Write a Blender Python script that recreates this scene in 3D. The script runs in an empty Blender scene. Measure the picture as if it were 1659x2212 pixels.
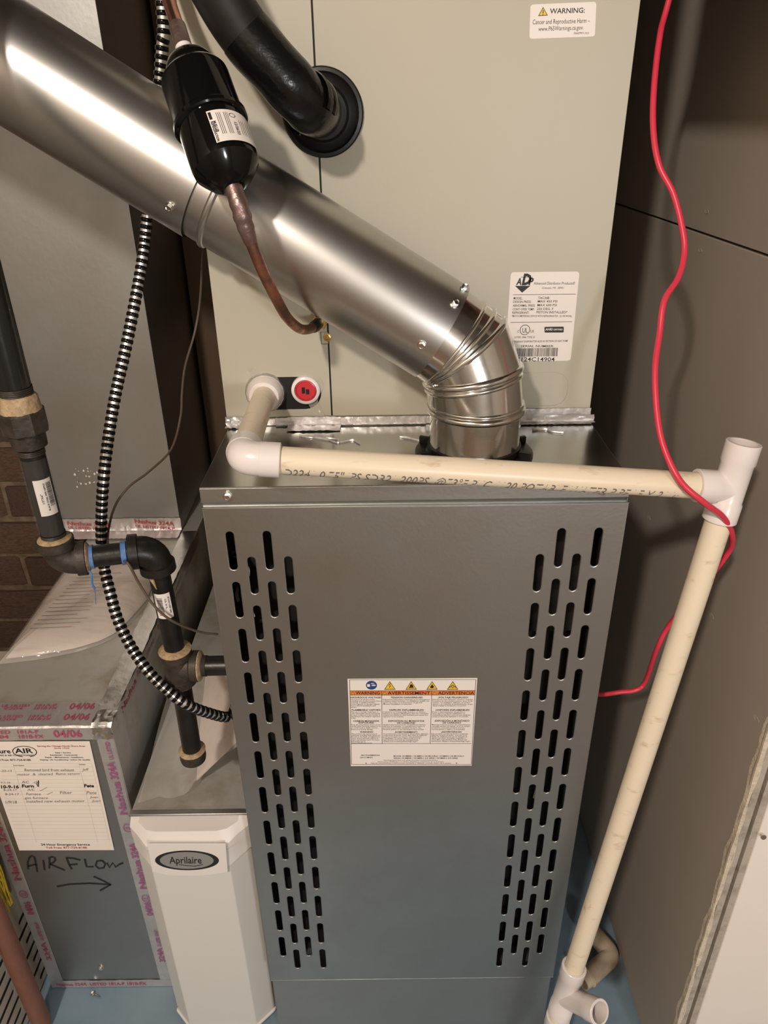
import bpy, bmesh, math, random
from mathutils import Vector, Matrix
random.seed(7)
scene = bpy.context.scene
COL = scene.collection

# ---------------------------------------------------------------- camera
cd = bpy.data.cameras.new('camera')
cam = bpy.data.objects.new('camera', cd)
COL.objects.link(cam)
PITCH, YAW, ROLL = 0.4868, -0.0021, -0.0151
fwd = Vector((math.sin(YAW)*math.cos(PITCH), math.cos(YAW)*math.cos(PITCH), -math.sin(PITCH)))
rgt = Vector((math.cos(YAW), -math.sin(YAW), 0)); up = rgt.cross(fwd)
r2 = rgt*math.cos(ROLL)+up*math.sin(ROLL); u2 = up*math.cos(ROLL)-rgt*math.sin(ROLL)
cam.matrix_world = Matrix(((r2.x, u2.x, -fwd.x, -0.0315), (r2.y, u2.y, -fwd.y, -0.6822), (r2.z, u2.z, -fwd.z, 1.3742), (0, 0, 0, 1)))
cd.sensor_fit = 'HORIZONTAL'; cd.sensor_width = 36; cd.lens = 1590.32*36/1659
cd.clip_start = 0.01
scene.camera = cam

# ---------------------------------------------------------------- world, lights, exposure
w = bpy.data.worlds.new('world'); scene.world = w; w.use_nodes = True
w.node_tree.nodes['Background'].inputs[0].default_value = (1, .86, .72, 1)
w.node_tree.nodes['Background'].inputs[1].default_value = 0.02
def lamp(name, loc, power, color, size):
    l = bpy.data.lights.new(name, 'POINT'); l.energy = power; l.color = color; l.shadow_soft_size = size
    o = bpy.data.objects.new(name, l); o.location = loc; COL.objects.link(o); return o
lamp('ceiling_bulb', (-.64, -1.70, 2.38), 54, (1, .885, .77), .06)
lamp('fill_light', (.75, -2.25, 1.25), 23, (.94, .97, 1), .12)  # added cool fill to brighten the lower half, not a known fixture
vs = scene.view_settings
vs.view_transform = 'Standard'; vs.look = 'None'; vs.gamma = 1; vs.exposure = 1.2; vs.use_curve_mapping = False

# ---------------------------------------------------------------- measured print positions (x, z on their planes, metres)
FURNACE_TEXT = [
    ('WARNING', -0.07032, 0.76591, -0.04127, 0.76539, 0.00475),
    ('AVERTISSEMENT', -0.03189, 0.76523, 0.01916, 0.76432, 0.00475),
    ('ADVERTENCIA', 0.02889, 0.76415, 0.0723, 0.76338, 0.00476),
    ('HAZARDOUS VOLTAGE!', -0.07682, 0.76005, -0.03987, 0.75939, 0.00254),
    ('TENSION DANGEREUSE!', -0.0284, 0.75919, 0.01029, 0.7585, 0.00254),
    ('¡VOLTAJE PELIGROSO!', 0.0289, 0.75817, 0.06544, 0.75752, 0.00255),
    ('FLAMMABLE VAPORS!', -0.07612, 0.74005, -0.04087, 0.73942, 0.0026),
    ('VAPEURS INFLAMMABLES!', -0.03067, 0.73924, 0.01191, 0.73848, 0.0026),
    ('¡VAPORES INFLAMABLES!', 0.02642, 0.73822, 0.06775, 0.73748, 0.0026),
    ('CARBON MONOXIDE', -0.07473, 0.72212, -0.04291, 0.72154, 0.00264),
    ('EXPOSURE!', -0.06803, 0.71919, -0.04928, 0.71885, 0.00265),
    ('EXPOSITION AU MONOXYDE', -0.03144, 0.72134, 0.01271, 0.72054, 0.00265),
    ('DE CARBONE!', -0.02068, 0.71802, 0.0016, 0.71762, 0.00266),
    ('¡EXPOSICIÓN A MONÓXIDO', 0.02559, 0.72062, 0.06835, 0.71985, 0.00265),
    ('DE CARBONO!', 0.03562, 0.71731, 0.05827, 0.7169, 0.00266),
    ('WARNING!', -0.06706, 0.70389, -0.05053, 0.70359, 0.00269),
    ('AVERTISSEMENT!', -0.0236, 0.70278, 0.00442, 0.70227, 0.0027),
    ('¡ADVERTENCIA!', 0.03421, 0.70205, 0.0594, 0.70159, 0.0027),
    ('Disconnect all electric power', -0.07668, 0.75735, -0.0475, 0.75683, 0.00165),
    ('including remote disconnects before', -0.07676, 0.75487, -0.03972, 0.75421, 0.00165),
    ('servicing. A qualified installer,', -0.07685, 0.75238, -0.04667, 0.75184, 0.00166),
    ('service agency, or the gas supplier', -0.07694, 0.74988, -0.04153, 0.74925, 0.00166),
    ('must perform installation and', -0.07702, 0.74738, -0.047, 0.74685, 0.00167),
    ('service.', -0.07711, 0.74488, -0.06971, 0.74474, 0.00167),
    ("Débranchez l'alimentation électrique et les interrupteurs", -0.03773, 0.75665, 0.01895, 0.75565, 0.00165),
    ("à distance avant l'entretien. Un installateur qualifié, une", -0.03777, 0.75417, 0.01864, 0.75317, 0.00166),
    ('agence de service ou le fournisseur de gaz doit', -0.0378, 0.75168, 0.01015, 0.75083, 0.00166),
    ("effectuer l'installation et l'entretien.", -0.03784, 0.74919, -0.00229, 0.74855, 0.00166),
    ('Desconecte toda suministro eléctrico, incluidos', 0.0224, 0.75558, 0.0713, 0.75471, 0.00165),
    ('los puntos de desconexión remoto, antes de dar', 0.02244, 0.7531, 0.07141, 0.75223, 0.00166),
    ('servicio. Un instalador calificado, el servicio', 0.02249, 0.75061, 0.06805, 0.7498, 0.00166),
    ('técnico o la compañía de abastecimiento de gas', 0.02253, 0.74811, 0.07128, 0.74724, 0.00167),
    ('deben realizar la instalación y el servicio.', 0.02257, 0.74561, 0.06421, 0.74486, 0.00167),
    ('The use or storage of gasoline or', -0.07691, 0.73731, -0.04347, 0.73671, 0.00169),
    ('other flammable vapors and liquids', -0.07699, 0.73482, -0.04177, 0.73419, 0.00169),
    ('in open containers in the vicinity of', -0.07708, 0.73233, -0.04146, 0.73169, 0.00169),
    ('this furnace can result in explosion', -0.07716, 0.72983, -0.0415, 0.72919, 0.0017),
    ('or fire.', -0.07725, 0.72732, -0.07106, 0.72721, 0.0017),
    ("L'utilisation ou l'entreposage d'essence ou d'autres", -0.03801, 0.73661, 0.01403, 0.73568, 0.00169),
    ('matières ou vapeurs inflammables dans des contenants', -0.03805, 0.73408, 0.01756, 0.73308, 0.00169),
    ('ouverts à proximité de cette fournaise peut causer une', -0.03808, 0.73154, 0.01701, 0.73055, 0.0017),
    ('explosion ou un incendie.', -0.03812, 0.72899, -0.01247, 0.72853, 0.0017),
    ('El uso o almacenamiento de gasolina u', 0.02228, 0.73553, 0.06228, 0.73481, 0.00169),
    ('otros vapores y líquidos inflamables en', 0.02233, 0.73304, 0.06237, 0.73232, 0.00169),
    ('contenedores abiertos cerca de este calefactor', 0.02237, 0.73054, 0.0697, 0.72969, 0.0017),
    ('puede producir una explosión o un incendio.', 0.02241, 0.72804, 0.06723, 0.72723, 0.0017),
    ('Keep all compartment doors closed', -0.07738, 0.71654, -0.04147, 0.71589, 0.00172),
    ('except when servicing. Failure to do', -0.07747, 0.71395, -0.04093, 0.71329, 0.00173),
    ('so could result in death, serious', -0.07756, 0.71135, -0.04509, 0.71077, 0.00173),
    ('injury or property damage.', -0.07765, 0.70875, -0.05043, 0.70826, 0.00174),
    ('Gardez toutes les portes des compartiments fermées', -0.03807, 0.71583, 0.0143, 0.71488, 0.00172),
    ("sauf lors de l'entretien. Un manquement à suivre la", -0.03811, 0.71324, 0.01339, 0.7123, 0.00173),
    ('procédure pourrait entraîner la mort, des', -0.03814, 0.71064, 0.00907, 0.70978, 0.00173),
    ('blessures graves ou des dommages à la propriété.', -0.03818, 0.70804, 0.01263, 0.70711, 0.00174),
    ('Mantenga todas las puertas del compartimiento', 0.02217, 0.71474, 0.06989, 0.71387, 0.00172),
    ('cerradas excepto al reparar. Si no se cumple', 0.02222, 0.71214, 0.06964, 0.71129, 0.00173),
    ('lo anterior, se pueden producir muertes,', 0.02226, 0.70955, 0.06327, 0.7088, 0.00173),
    ('lesiones graves o daños a la propiedad.', 0.02231, 0.70694, 0.06337, 0.70619, 0.00174),
    ('This product can expose you to', -0.07766, 0.70138, -0.04526, 0.70079, 0.00175),
    ('chemicals including lead, which are', -0.07775, 0.69883, -0.04175, 0.69817, 0.00175),
    ('known to the State of California to', -0.07784, 0.69627, -0.04179, 0.69562, 0.00176),
    ('cause cancer and birth defects or', -0.07792, 0.69371, -0.04385, 0.69309, 0.00176),
    ('other reproductive harm. For more', -0.07801, 0.69114, -0.04306, 0.6905, 0.00177),
    ('information go to', -0.0781, 0.68857, -0.06037, 0.68824, 0.00177),
    ('www.p65warnings.ca.gov', -0.07819, 0.68598, -0.05209, 0.68551, 0.00178),
    ('Ce produit peut vous exposer à des produits chimiques', -0.03828, 0.70066, 0.01805, 0.69964, 0.00175),
    ("comprenant du plomb, connu dans l'état de Californie", -0.03832, 0.69811, 0.01631, 0.69712, 0.00175),
    ('pour provoquer un cancer, des anomalies', -0.03835, 0.69555, 0.00982, 0.69468, 0.00176),
    ('congénitales ou autres effets nocifs pour la', -0.03839, 0.69299, 0.00806, 0.69214, 0.00176),
    ('reproduction. Pour plus de renseignements,', -0.03842, 0.69042, 0.00594, 0.68961, 0.00177),
    ('rendez-vous au www.p65warnings.ca.gov', -0.03846, 0.68784, 0.00454, 0.68706, 0.00177),
    ('Este producto puede exponerle a sustancias', 0.02196, 0.69957, 0.06756, 0.69874, 0.00175),
    ('químicas, incluido el plomo, conocido en el', 0.022, 0.69709, 0.06611, 0.69629, 0.00176),
    ('estado de California por ser un causante de', 0.02204, 0.69461, 0.0668, 0.6938, 0.00176),
    ('cáncer y producir anomalías congénitas u', 0.02208, 0.69213, 0.06452, 0.69135, 0.00176),
    ('otros daños reproductivos. Para obtener más', 0.02212, 0.68963, 0.06676, 0.68882, 0.00177),
    ('información, diríjase a www.p65warnings.ca.gov', 0.02217, 0.68714, 0.07068, 0.68625, 0.00177),
    ('A801X060BM4SDAA', -0.06699, 0.66436, -0.04289, 0.66392, 0.00231),
    ('241613M9JG', -0.06782, 0.66057, -0.05225, 0.66028, 0.00232),
    ('MODEL NUMBER / NUMÉRO DE MODÈLE / NÚMERO DE MODELO', -0.02543, 0.66211, 0.06414, 0.66045, 0.00231),
    ('SERIAL NUMBER / NUMÉRO DE SÉRIE / NÚMERO DE SERIE', -0.02545, 0.65846, 0.05617, 0.65695, 0.00232),
    ('Operating instructions and wiring schematics located inside furnace', -0.03842, 0.6557, 0.03083, 0.65442, 0.0015),
    ("Instructions d'utilisation et schéma électrique à l'intérieur de la fournaise", -0.04549, 0.653, 0.03877, 0.65144, 0.0015),
    ('Para las características e instrucciones operativas y cableado consulte dentro de la unidad', -0.05427, 0.65065, 0.04734, 0.64877, 0.00151),
]

FURNACE_LINES = [
    ((-0.07684, 0.78868), (0.07332, 0.78648)),
    ((-0.07684, 0.78868), (-0.0793, 0.64961)),
    ((0.07332, 0.78648), (0.07377, 0.64677)),
    ((-0.0793, 0.64961), (0.07377, 0.64677)),
    ((-0.07675, 0.77181), (0.07374, 0.76959)),
    ((-0.07676, 0.76483), (0.07382, 0.76261)),
    ((-0.0389, 0.77114), (-0.03969, 0.68496)),
    ((0.02123, 0.77037), (0.02067, 0.68385)),
    ((-0.07832, 0.68566), (0.0726, 0.68306)),
]

FURNACE_BANNER = [
    (-0.07698, 0.77167),
    (0.07363, 0.7696),
    (0.07371, 0.76261),
    (-0.07699, 0.76483),
]

FURNACE_ICONS = [
    (-0.05103, 0.7799),
    (-0.02912, 0.77922),
    (-0.00357, 0.77877),
    (0.02143, 0.77833),
    (0.0461, 0.7779),
    (-0.0738, 0.7679),
    (-0.03553, 0.76723),
    (0.02461, 0.76616),
]

FURNACE_ARROWS = [
    (-0.06069, 0.65094),
    (0.05485, 0.64913),
]

COIL_TEXT = [
    ('A', 0.11989, 1.20953, 0.12604, 1.20945, 0.00718),
    ('D', 0.1263, 1.20972, 0.13684, 1.20957, 0.01129),
    ('P', 0.134, 1.2095, 0.1397, 1.20942, 0.00718),
    ('Advanced Distributor Products®', 0.13997, 1.20952, 0.1867, 1.20886, 0.00304),
    ('Grenada, MS  38901', 0.1496, 1.20478, 0.1748, 1.20442, 0.00211),
    ('MODEL:', 0.11833, 1.19336, 0.1285, 1.19321, 0.0027),
    ('TAC30B', 0.14634, 1.1934, 0.15911, 1.19322, 0.00254),
    ('DESIGN PRESS:', 0.11819, 1.18952, 0.13887, 1.18922, 0.00255),
    ('MAX 450 PSI', 0.14621, 1.18957, 0.1685, 1.18925, 0.00255),
    ('ABNORMAL PRESS:', 0.11802, 1.18526, 0.14372, 1.18489, 0.00256),
    ('MAX 600 PSI', 0.14616, 1.18531, 0.16839, 1.18499, 0.00256),
    ('CONT OPER TEMP:', 0.11802, 1.18104, 0.14308, 1.18068, 0.00257),
    ('250 DEG. F', 0.14606, 1.18104, 0.16487, 1.18077, 0.00257),
    ('REFRIGERANT:', 0.11799, 1.17715, 0.13743, 1.17687, 0.00258),
    ('PISTON INSTALLED*', 0.14592, 1.17721, 0.18136, 1.17669, 0.00258),
    ('*MATCH METERING DEVICE WITH REFRIGERANT(R - 22 OR R410A)', 0.11754, 1.17359, 0.18684, 1.17259, 0.00202),
    ('C', 0.12535, 1.15526, 0.12752, 1.15523, 0.00282),
    ('UL', 0.13122, 1.15518, 0.13738, 1.15509, 0.00528),
    ('US', 0.1406, 1.15522, 0.14459, 1.15516, 0.00282),
    ('LISTED 3F86 TYPE IV', 0.12197, 1.14894, 0.14642, 1.14859, 0.00195),
    ('REFRIGERANT EVAPORATOR ALSO AS SECTION OF HEAT PUMP', 0.1188, 1.14365, 0.18559, 1.14362, 0.00214),
    ('SERIAL NUMBER', 0.13061, 1.13798, 0.16925, 1.13741, 0.00251),
    ('7124C14904', 0.12689, 1.12111, 0.17204, 1.12045, 0.00475),
]

COIL_LINES = [
    ((0.11739, 1.1986), (0.18915, 1.19835)),
    ((0.11664, 1.16713), (0.188, 1.16708)),
    ((0.12496, 1.21789), (0.13817, 1.2177)),
]

COIL_TRI = [
    (0.119, 1.20844),
    (0.13648, 1.20836),
    (0.12753, 1.2008),
]

COIL_RING = [
    (0.13402, 1.15836),
    (0.13965, 1.15828),
]

COIL_BADGE = [
    (0.15645, 1.16155),
    (0.17895, 1.16151),
    (0.17947, 1.15465),
    (0.15717, 1.1548),
]

COIL_BADGE_TEXT = [
    ('AHRI', 0.15771, 1.15732, 0.16621, 1.15719, 0.00264),
    ('CERTIFIED', 0.16707, 1.15741, 0.17792, 1.15726, 0.00176),
]

COIL_BARS = [
    (0.12501, 1.12661),
    (0.17564, 1.12648),
    (0.1252, 1.13656),
    (0.17535, 1.13673),
]

COIL_LABEL = [
    (0.11481, 1.22388),
    (0.19054, 1.22298),
    (0.18816, 1.12052),
    (0.11405, 1.121),
]

CAUTION_TEXT = [
    ('WARNING:', 0.13462, 1.46519, 0.16848, 1.46552, 0.00403),
    ('Cancer and Reproductive Harm –', 0.11866, 1.45664, 0.17445, 1.4572, 0.00382),
    ('www.P65Warnings.ca.gov.', 0.12476, 1.45106, 0.16868, 1.45178, 0.00359),
    ('066991101', 0.15976, 1.44803, 0.17448, 1.44784, 0.00181),
]

CAUTION_LABEL = [
    (0.1154, 1.47272),
    (0.17893, 1.47416),
    (0.18084, 1.44583),
    (0.11656, 1.44471),
]

CAUTION_TRI = [
    (0.12778, 1.47068),
    (0.13294, 1.4637),
    (0.12357, 1.46331),
]

NOTE_BLACK = [
    ('ure', -0.58945, 0.58089, -0.57397, 0.5806, 0.00817),
    ('AIR', -0.56753, 0.58081, -0.54174, 0.58034, 0.00898),
    ('ING & AIR CONDITIONING', -0.5918, 0.57548, -0.5419, 0.57456, 0.0028),
    ('ll Free: 877-724-8188', -0.59423, 0.56606, -0.54895, 0.56522, 0.00332),
    ('Sales • Service', -0.51061, 0.57943, -0.48816, 0.57902, 0.00229),
    ('Residential • Commercial', -0.51885, 0.57496, -0.47975, 0.57424, 0.0023),
    ('Repair • Maintenance • Installation', -0.52709, 0.57064, -0.47224, 0.56963, 0.00231),
    ('Heating • Air Conditioning • Indoor Air Quality', -0.53571, 0.56581, -0.46322, 0.56447, 0.00232),
    ('Description', -0.57619, 0.55567, -0.56103, 0.55539, 0.00184),
    ('Initials', -0.48059, 0.55557, -0.47209, 0.55542, 0.00184),
    ('24 Hour Emergency Service', -0.57605, 0.38334, -0.50012, 0.38184, 0.00464),
]

NOTE_RED = [
    ('Serving the Chicago-North Shore Area', -0.53348, 0.59247, -0.46519, 0.59122, 0.00292),
    ('Since 1934!', -0.50988, 0.58812, -0.48835, 0.58772, 0.0026),
    ('Toll Free: 877-724-8188', -0.57021, 0.37619, -0.5061, 0.37493, 0.00428),
]

NOTE_HAND = [
    ('-22-13', -0.5981, 0.54389, -0.58165, 0.54358, 0.00406),
    ('Removed bird from exhaust', -0.56307, 0.54443, -0.49052, 0.54307, 0.0054),
    ('Jeff', -0.4793, 0.54405, -0.46893, 0.54386, 0.00473),
    ('motor  &  cleaned  flame sensor', -0.57552, 0.53613, -0.48277, 0.53611, 0.00442),
    ('9-2-16', -0.60355, 0.52028, -0.59, 0.52002, 0.00345),
    ('AC   ck', -0.57329, 0.52005, -0.54804, 0.51958, 0.00483),
    ('8-24-17', -0.60385, 0.50455, -0.58339, 0.50416, 0.0042),
    ('A/C', -0.56838, 0.50441, -0.55722, 0.50419, 0.0042),
    ('8-24-17', -0.6036, 0.49571, -0.58244, 0.49531, 0.00423),
    ('Furnace', -0.57223, 0.49512, -0.55069, 0.49471, 0.00493),
    ('Filter', -0.52184, 0.49682, -0.50343, 0.49647, 0.00563),
    ('Pete', -0.48237, 0.49554, -0.46743, 0.49526, 0.00598),
    ('gas furnace', -0.5769, 0.4872, -0.54192, 0.48653, 0.00461),
    ('1/9/18', -0.60748, 0.47792, -0.58993, 0.47758, 0.00608),
    ('Installed new exhaust motor', -0.57599, 0.47948, -0.48826, 0.47888, 0.005),
    ('Juan', -0.47815, 0.47905, -0.46499, 0.4788, 0.00429),
    ('Juan', -0.47968, 0.48713, -0.46656, 0.48688, 0.00426),
]

NOTE_BOLD = [
    ('10-9-16', -0.60613, 0.51021, -0.57954, 0.50971, 0.00626),
    ('Furn', -0.57503, 0.51137, -0.55686, 0.51103, 0.00625),
    ('Pete', -0.48314, 0.51016, -0.46829, 0.50988, 0.00626),
]

NOTE_TICKS = [
    [(-0.55181, 0.5193), (-0.55072, 0.51231), (-0.54733, 0.52528)],
    [(-0.55036, 0.5053), (-0.54916, 0.50404), (-0.53831, 0.51068)],
    [(-0.54178, 0.49542), (-0.53176, 0.50107)],
]

NOTE_RULES = [
    ((-0.59742, 0.56076), (-0.46239, 0.55826)),
    ((-0.59793, 0.55405), (-0.46251, 0.55153)),
    ((-0.59923, 0.54425), (-0.46323, 0.54171)),
    ((-0.59958, 0.53572), (-0.46308, 0.53317)),
    ((-0.60095, 0.52801), (-0.46399, 0.52544)),
    ((-0.60109, 0.52023), (-0.46366, 0.51764)),
    ((-0.60184, 0.5124), (-0.46396, 0.5098)),
    ((-0.60261, 0.50452), (-0.46426, 0.50191)),
    ((-0.60337, 0.49659), (-0.46456, 0.49396)),
    ((-0.60437, 0.48772), (-0.46503, 0.48507)),
    ((-0.60515, 0.47967), (-0.46533, 0.47701)),
    ((-0.60571, 0.47247), (-0.46546, 0.46979)),
    ((-0.6065, 0.46432), (-0.46577, 0.46162)),
    ((-0.60666, 0.4561), (-0.46545, 0.45338)),
    ((-0.60746, 0.44783), (-0.46576, 0.4451)),
    ((-0.60826, 0.43951), (-0.46607, 0.43676)),
    ((-0.60907, 0.43113), (-0.46638, 0.42837)),
    ((-0.60924, 0.42268), (-0.46605, 0.4199)),
    ((-0.61006, 0.41418), (-0.46637, 0.41138)),
    ((-0.61089, 0.40563), (-0.46669, 0.40281)),
    ((-0.61083, 0.39795), (-0.46618, 0.39512)),
]

NOTE_COLS = [
    ((-0.57636, 0.55987), (-0.58172, 0.39159)),
    ((-0.48128, 0.55811), (-0.48678, 0.38973)),
    ((-0.46249, 0.55776), (-0.46791, 0.38936)),
]

NOTE_OVAL = [
    (-0.55367, 0.58434),
    (-0.53666, 0.58402),
    (-0.55111, 0.59491),
]

NOTE_SHEET = [
    (-0.59532, 0.60349),
    (-0.45675, 0.6016),
    (-0.46466, 0.37019),
    (-0.6132, 0.37233),
]

AIRFLOW = [
    [(-0.61134, 0.32532), (-0.60793, 0.3421), (-0.60228, 0.35355), (-0.59749, 0.35759), (-0.59466, 0.3534), (-0.59586, 0.3372), (-0.59824, 0.31845)],
    [(-0.60966, 0.33233), (-0.59586, 0.3372)],
    [(-0.58223, 0.34622), (-0.58557, 0.32292)],
    [(-0.57737, 0.32629), (-0.57438, 0.33677), (-0.57125, 0.35063)],
    [(-0.57308, 0.35067), (-0.56697, 0.354), (-0.56276, 0.3523), (-0.56312, 0.34584), (-0.56778, 0.34013), (-0.57346, 0.33675)],
    [(-0.57346, 0.33675), (-0.56268, 0.32834), (-0.55312, 0.32109)],
    [(-0.54409, 0.35009), (-0.5437, 0.33616), (-0.54167, 0.32392)],
    [(-0.54537, 0.35127), (-0.53341, 0.34988), (-0.52337, 0.34505)],
    [(-0.54282, 0.33451), (-0.52988, 0.33588)],
    [(-0.51594, 0.34752), (-0.5169, 0.32919), (-0.50588, 0.32897)],
    [(-0.48914, 0.34408), (-0.49776, 0.34218), (-0.502, 0.33183), (-0.49843, 0.32462), (-0.48983, 0.32613), (-0.48579, 0.33569), (-0.48914, 0.34408)],
    [(-0.48265, 0.33771), (-0.48084, 0.32679), (-0.47331, 0.33753), (-0.47076, 0.32743), (-0.46348, 0.33399), (-0.45683, 0.3372)],
    [(-0.57513, 0.28114), (-0.55362, 0.2868), (-0.51957, 0.28828), (-0.48661, 0.28414)],
    [(-0.51057, 0.30533), (-0.49847, 0.29564), (-0.48661, 0.28414), (-0.49635, 0.27736), (-0.50687, 0.26967)],
]

LOGO_TEXT = [
    ('Aprilaire', -0.34595, 0.44531, -0.29977, 0.44439, 0.01407),
]

LOGO_ELL = [
    (-0.32049, 0.45039),
    (-0.27515, 0.44949),
    (-0.32338, 0.42943),
    (-0.2823, 0.44963),
    (-0.32297, 0.43245),
]

LOGO_SWOOSH = [
    (-0.33269, 0.4428),
    (-0.32312, 0.44036),
    (-0.31094, 0.43861),
    (-0.29858, 0.44212),
]

LOGO_PLATE = [
    (-0.37104, 0.4858),
    (-0.26163, 0.48365),
    (-0.26548, 0.42334),
    (-0.32397, 0.41611),
    (-0.37962, 0.42866),
]

RED_CABLE = [
    (0.26077, 0.21121, 1.47901),
    (0.25094, 0.19384, 1.44623),
    (0.2441, 0.16775, 1.39697),
    (0.24351, 0.14816, 1.35996),
    (0.2491, 0.13289, 1.3311),
    (0.26267, 0.11976, 1.30624),
    (0.27145, 0.1023, 1.27322),
    (0.27252, 0.09141, 1.25264),
    (0.26413, 0.0754, 1.23312),
    (0.24803, 0.05958, 1.21398),
    (0.24298, 0.04457, 1.18564),
    (0.23603, 0.02255, 1.15477),
    (0.23581, -0.0035, 1.11624),
    (0.24026, -0.02296, 1.09013),
    (0.25274, -0.04407, 1.06516),
    (0.27688, -0.04912, 1.04485),
    (0.30377, -0.03792, 1.02315),
    (0.32403, -0.02467, 0.99681),
    (0.33697, -0.00727, 0.96976),
    (0.33629, -0.00022, 0.95102),
    (0.32711, 0.00606, 0.92017),
    (0.30835, 0.03204, 0.84108),
    (0.29865, 0.0338, 0.80169),
    (0.30641, 0.065, 0.72362),
    (0.29658, 0.065, 0.70807),
    (0.2757, 0.065, 0.70447),
    (0.25169, 0.065, 0.70091),
]

CONDUIT = [
    (-0.24622, 0.2, 1.47264),
    (-0.25136, 0.2, 1.44532),
    (-0.25876, 0.2, 1.41292),
    (-0.29342, 0.2, 1.28364),
    (-0.30238, 0.19, 1.24076),
    (-0.31404, 0.17, 1.19361),
    (-0.32695, 0.15, 1.14591),
    (-0.33908, 0.13, 1.10315),
    (-0.34866, 0.11, 1.06006),
    (-0.35455, 0.09, 1.02248),
    (-0.36096, 0.08, 0.98575),
    (-0.36541, 0.07, 0.94815),
    (-0.3656, 0.06, 0.9128),
    (-0.35851, 0.045, 0.88661),
    (-0.34985, 0.03, 0.85713),
    (-0.33407, 0.015, 0.82747),
    (-0.31439, 0.0, 0.8047),
    (-0.29374, -0.008, 0.78302),
    (-0.27411, -0.01, 0.76289),
    (-0.25282, 0.004, 0.73473),
    (-0.23305, 0.022, 0.71129),
]

THIN_WIRE = [
    (-0.26042, 0.32, 1.24254),
    (-0.26281, 0.31, 1.22132),
    (-0.27022, 0.3, 1.17078),
    (-0.2806, 0.29, 1.13094),
    (-0.29344, 0.27, 1.09324),
    (-0.29743, 0.25, 1.06179),
    (-0.29802, 0.23, 1.03697),
    (-0.30755, 0.2, 1.0039),
    (-0.32519, 0.15, 0.9943),
    (-0.33994, 0.12, 0.98994),
    (-0.35307, 0.1, 0.9753),
    (-0.35869, 0.08, 0.95492),
    (-0.35528, 0.06, 0.94127),
    (-0.33704, 0.03, 0.94169),
    (-0.30837, -0.01, 0.96115),
    (-0.3012, -0.008, 0.93372),
    (-0.29049, -0.008, 0.90602),
    (-0.27436, -0.005, 0.88153),
    (-0.25312, 0.02, 0.84608),
    (-0.236, 0.035, 0.83096),
]

TAPE_TAIL = [
    (-0.35106, -0.012, 0.95493),
    (-0.34735, -0.015, 0.95092),
    (-0.34894, -0.015, 0.93794),
    (-0.34748, -0.015, 0.93013),
    (-0.35005, -0.015, 0.91193),
]

SLEEVE_ROW0 = [
    (-0.39744, 0.07, 0.49838),
    (-0.36353, 0.075, 0.50737),
    (-0.33516, 0.08, 0.50106),
    (-0.31779, 0.09, 0.5202),
]

SLEEVE_ROW1 = [
    (-0.40143, 0.15, 0.50546),
    (-0.36981, 0.15, 0.52449),
    (-0.33655, 0.13, 0.5253),
    (-0.28145, 0.1, 0.55585),
]

SLEEVE_ROW2 = [
    (-0.39996, 0.21, 0.52445),
    (-0.36356, 0.2, 0.55292),
    (-0.31954, 0.16, 0.571),
    (-0.23833, 0.1, 0.60064),
]

SLEEVE_ROW3 = [
    (-0.39707, 0.3, 0.5434),
    (-0.35854, 0.28, 0.58926),
    (-0.3106, 0.22, 0.62858),
    (-0.24706, 0.13, 0.66023),
]

# ---------------------------------------------------------------- materials
def rgba(c): return (c[0], c[1], c[2], 1)
def mat(name, c, rough=.5, metal=0, c2=None, scale=20, contrast=(.4, .65), bump=0, bscale=60, rough2=None, coat=0, stretch=None, trans=0, spec=None):
    m = bpy.data.materials.new(name); m.use_nodes = True
    nt = m.node_tree; b = nt.nodes['Principled BSDF']
    b.inputs['Base Color'].default_value = rgba(c); b.inputs['Roughness'].default_value = rough; b.inputs['Metallic'].default_value = metal
    if spec is not None: b.inputs['Specular IOR Level'].default_value = spec
    if coat: b.inputs['Coat Weight'].default_value = coat; b.inputs['Coat Roughness'].default_value = .08
    if trans: b.inputs['Transmission Weight'].default_value = trans
    if c2 or bump or rough2 is not None:
        tc = nt.nodes.new('ShaderNodeTexCoord'); mp = nt.nodes.new('ShaderNodeMapping'); nt.links.new(tc.outputs['Object'], mp.inputs[0])
        if stretch: mp.inputs['Scale'].default_value = stretch
        n = nt.nodes.new('ShaderNodeTexNoise'); n.inputs['Scale'].default_value = scale; n.inputs['Detail'].default_value = 6; n.inputs['Roughness'].default_value = .62
        nt.links.new(mp.outputs[0], n.inputs['Vector'])
        mr = nt.nodes.new('ShaderNodeMapRange'); mr.inputs[1].default_value = contrast[0]; mr.inputs[2].default_value = contrast[1]
        nt.links.new(n.outputs['Fac'], mr.inputs[0])
        if c2:
            mx = nt.nodes.new('ShaderNodeMix'); mx.data_type = 'RGBA'
            mx.inputs['A'].default_value = rgba(c); mx.inputs['B'].default_value = rgba(c2)
            nt.links.new(mr.outputs[0], mx.inputs['Factor']); nt.links.new(mx.outputs['Result'], b.inputs['Base Color'])
        if rough2 is not None:
            rr = nt.nodes.new('ShaderNodeMapRange'); rr.inputs[3].default_value = rough; rr.inputs[4].default_value = rough2
            nt.links.new(mr.outputs[0], rr.inputs[0]); nt.links.new(rr.outputs[0], b.inputs['Roughness'])
        if bump:
            n2 = nt.nodes.new('ShaderNodeTexNoise'); n2.inputs['Scale'].default_value = bscale; n2.inputs['Detail'].default_value = 5
            nt.links.new(mp.outputs[0], n2.inputs['Vector'])
            bp = nt.nodes.new('ShaderNodeBump'); bp.inputs['Strength'].default_value = bump; bp.inputs['Distance'].default_value = .002
            nt.links.new(n2.outputs['Fac'], bp.inputs['Height']); nt.links.new(bp.outputs[0], b.inputs['Normal'])
    return m
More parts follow.
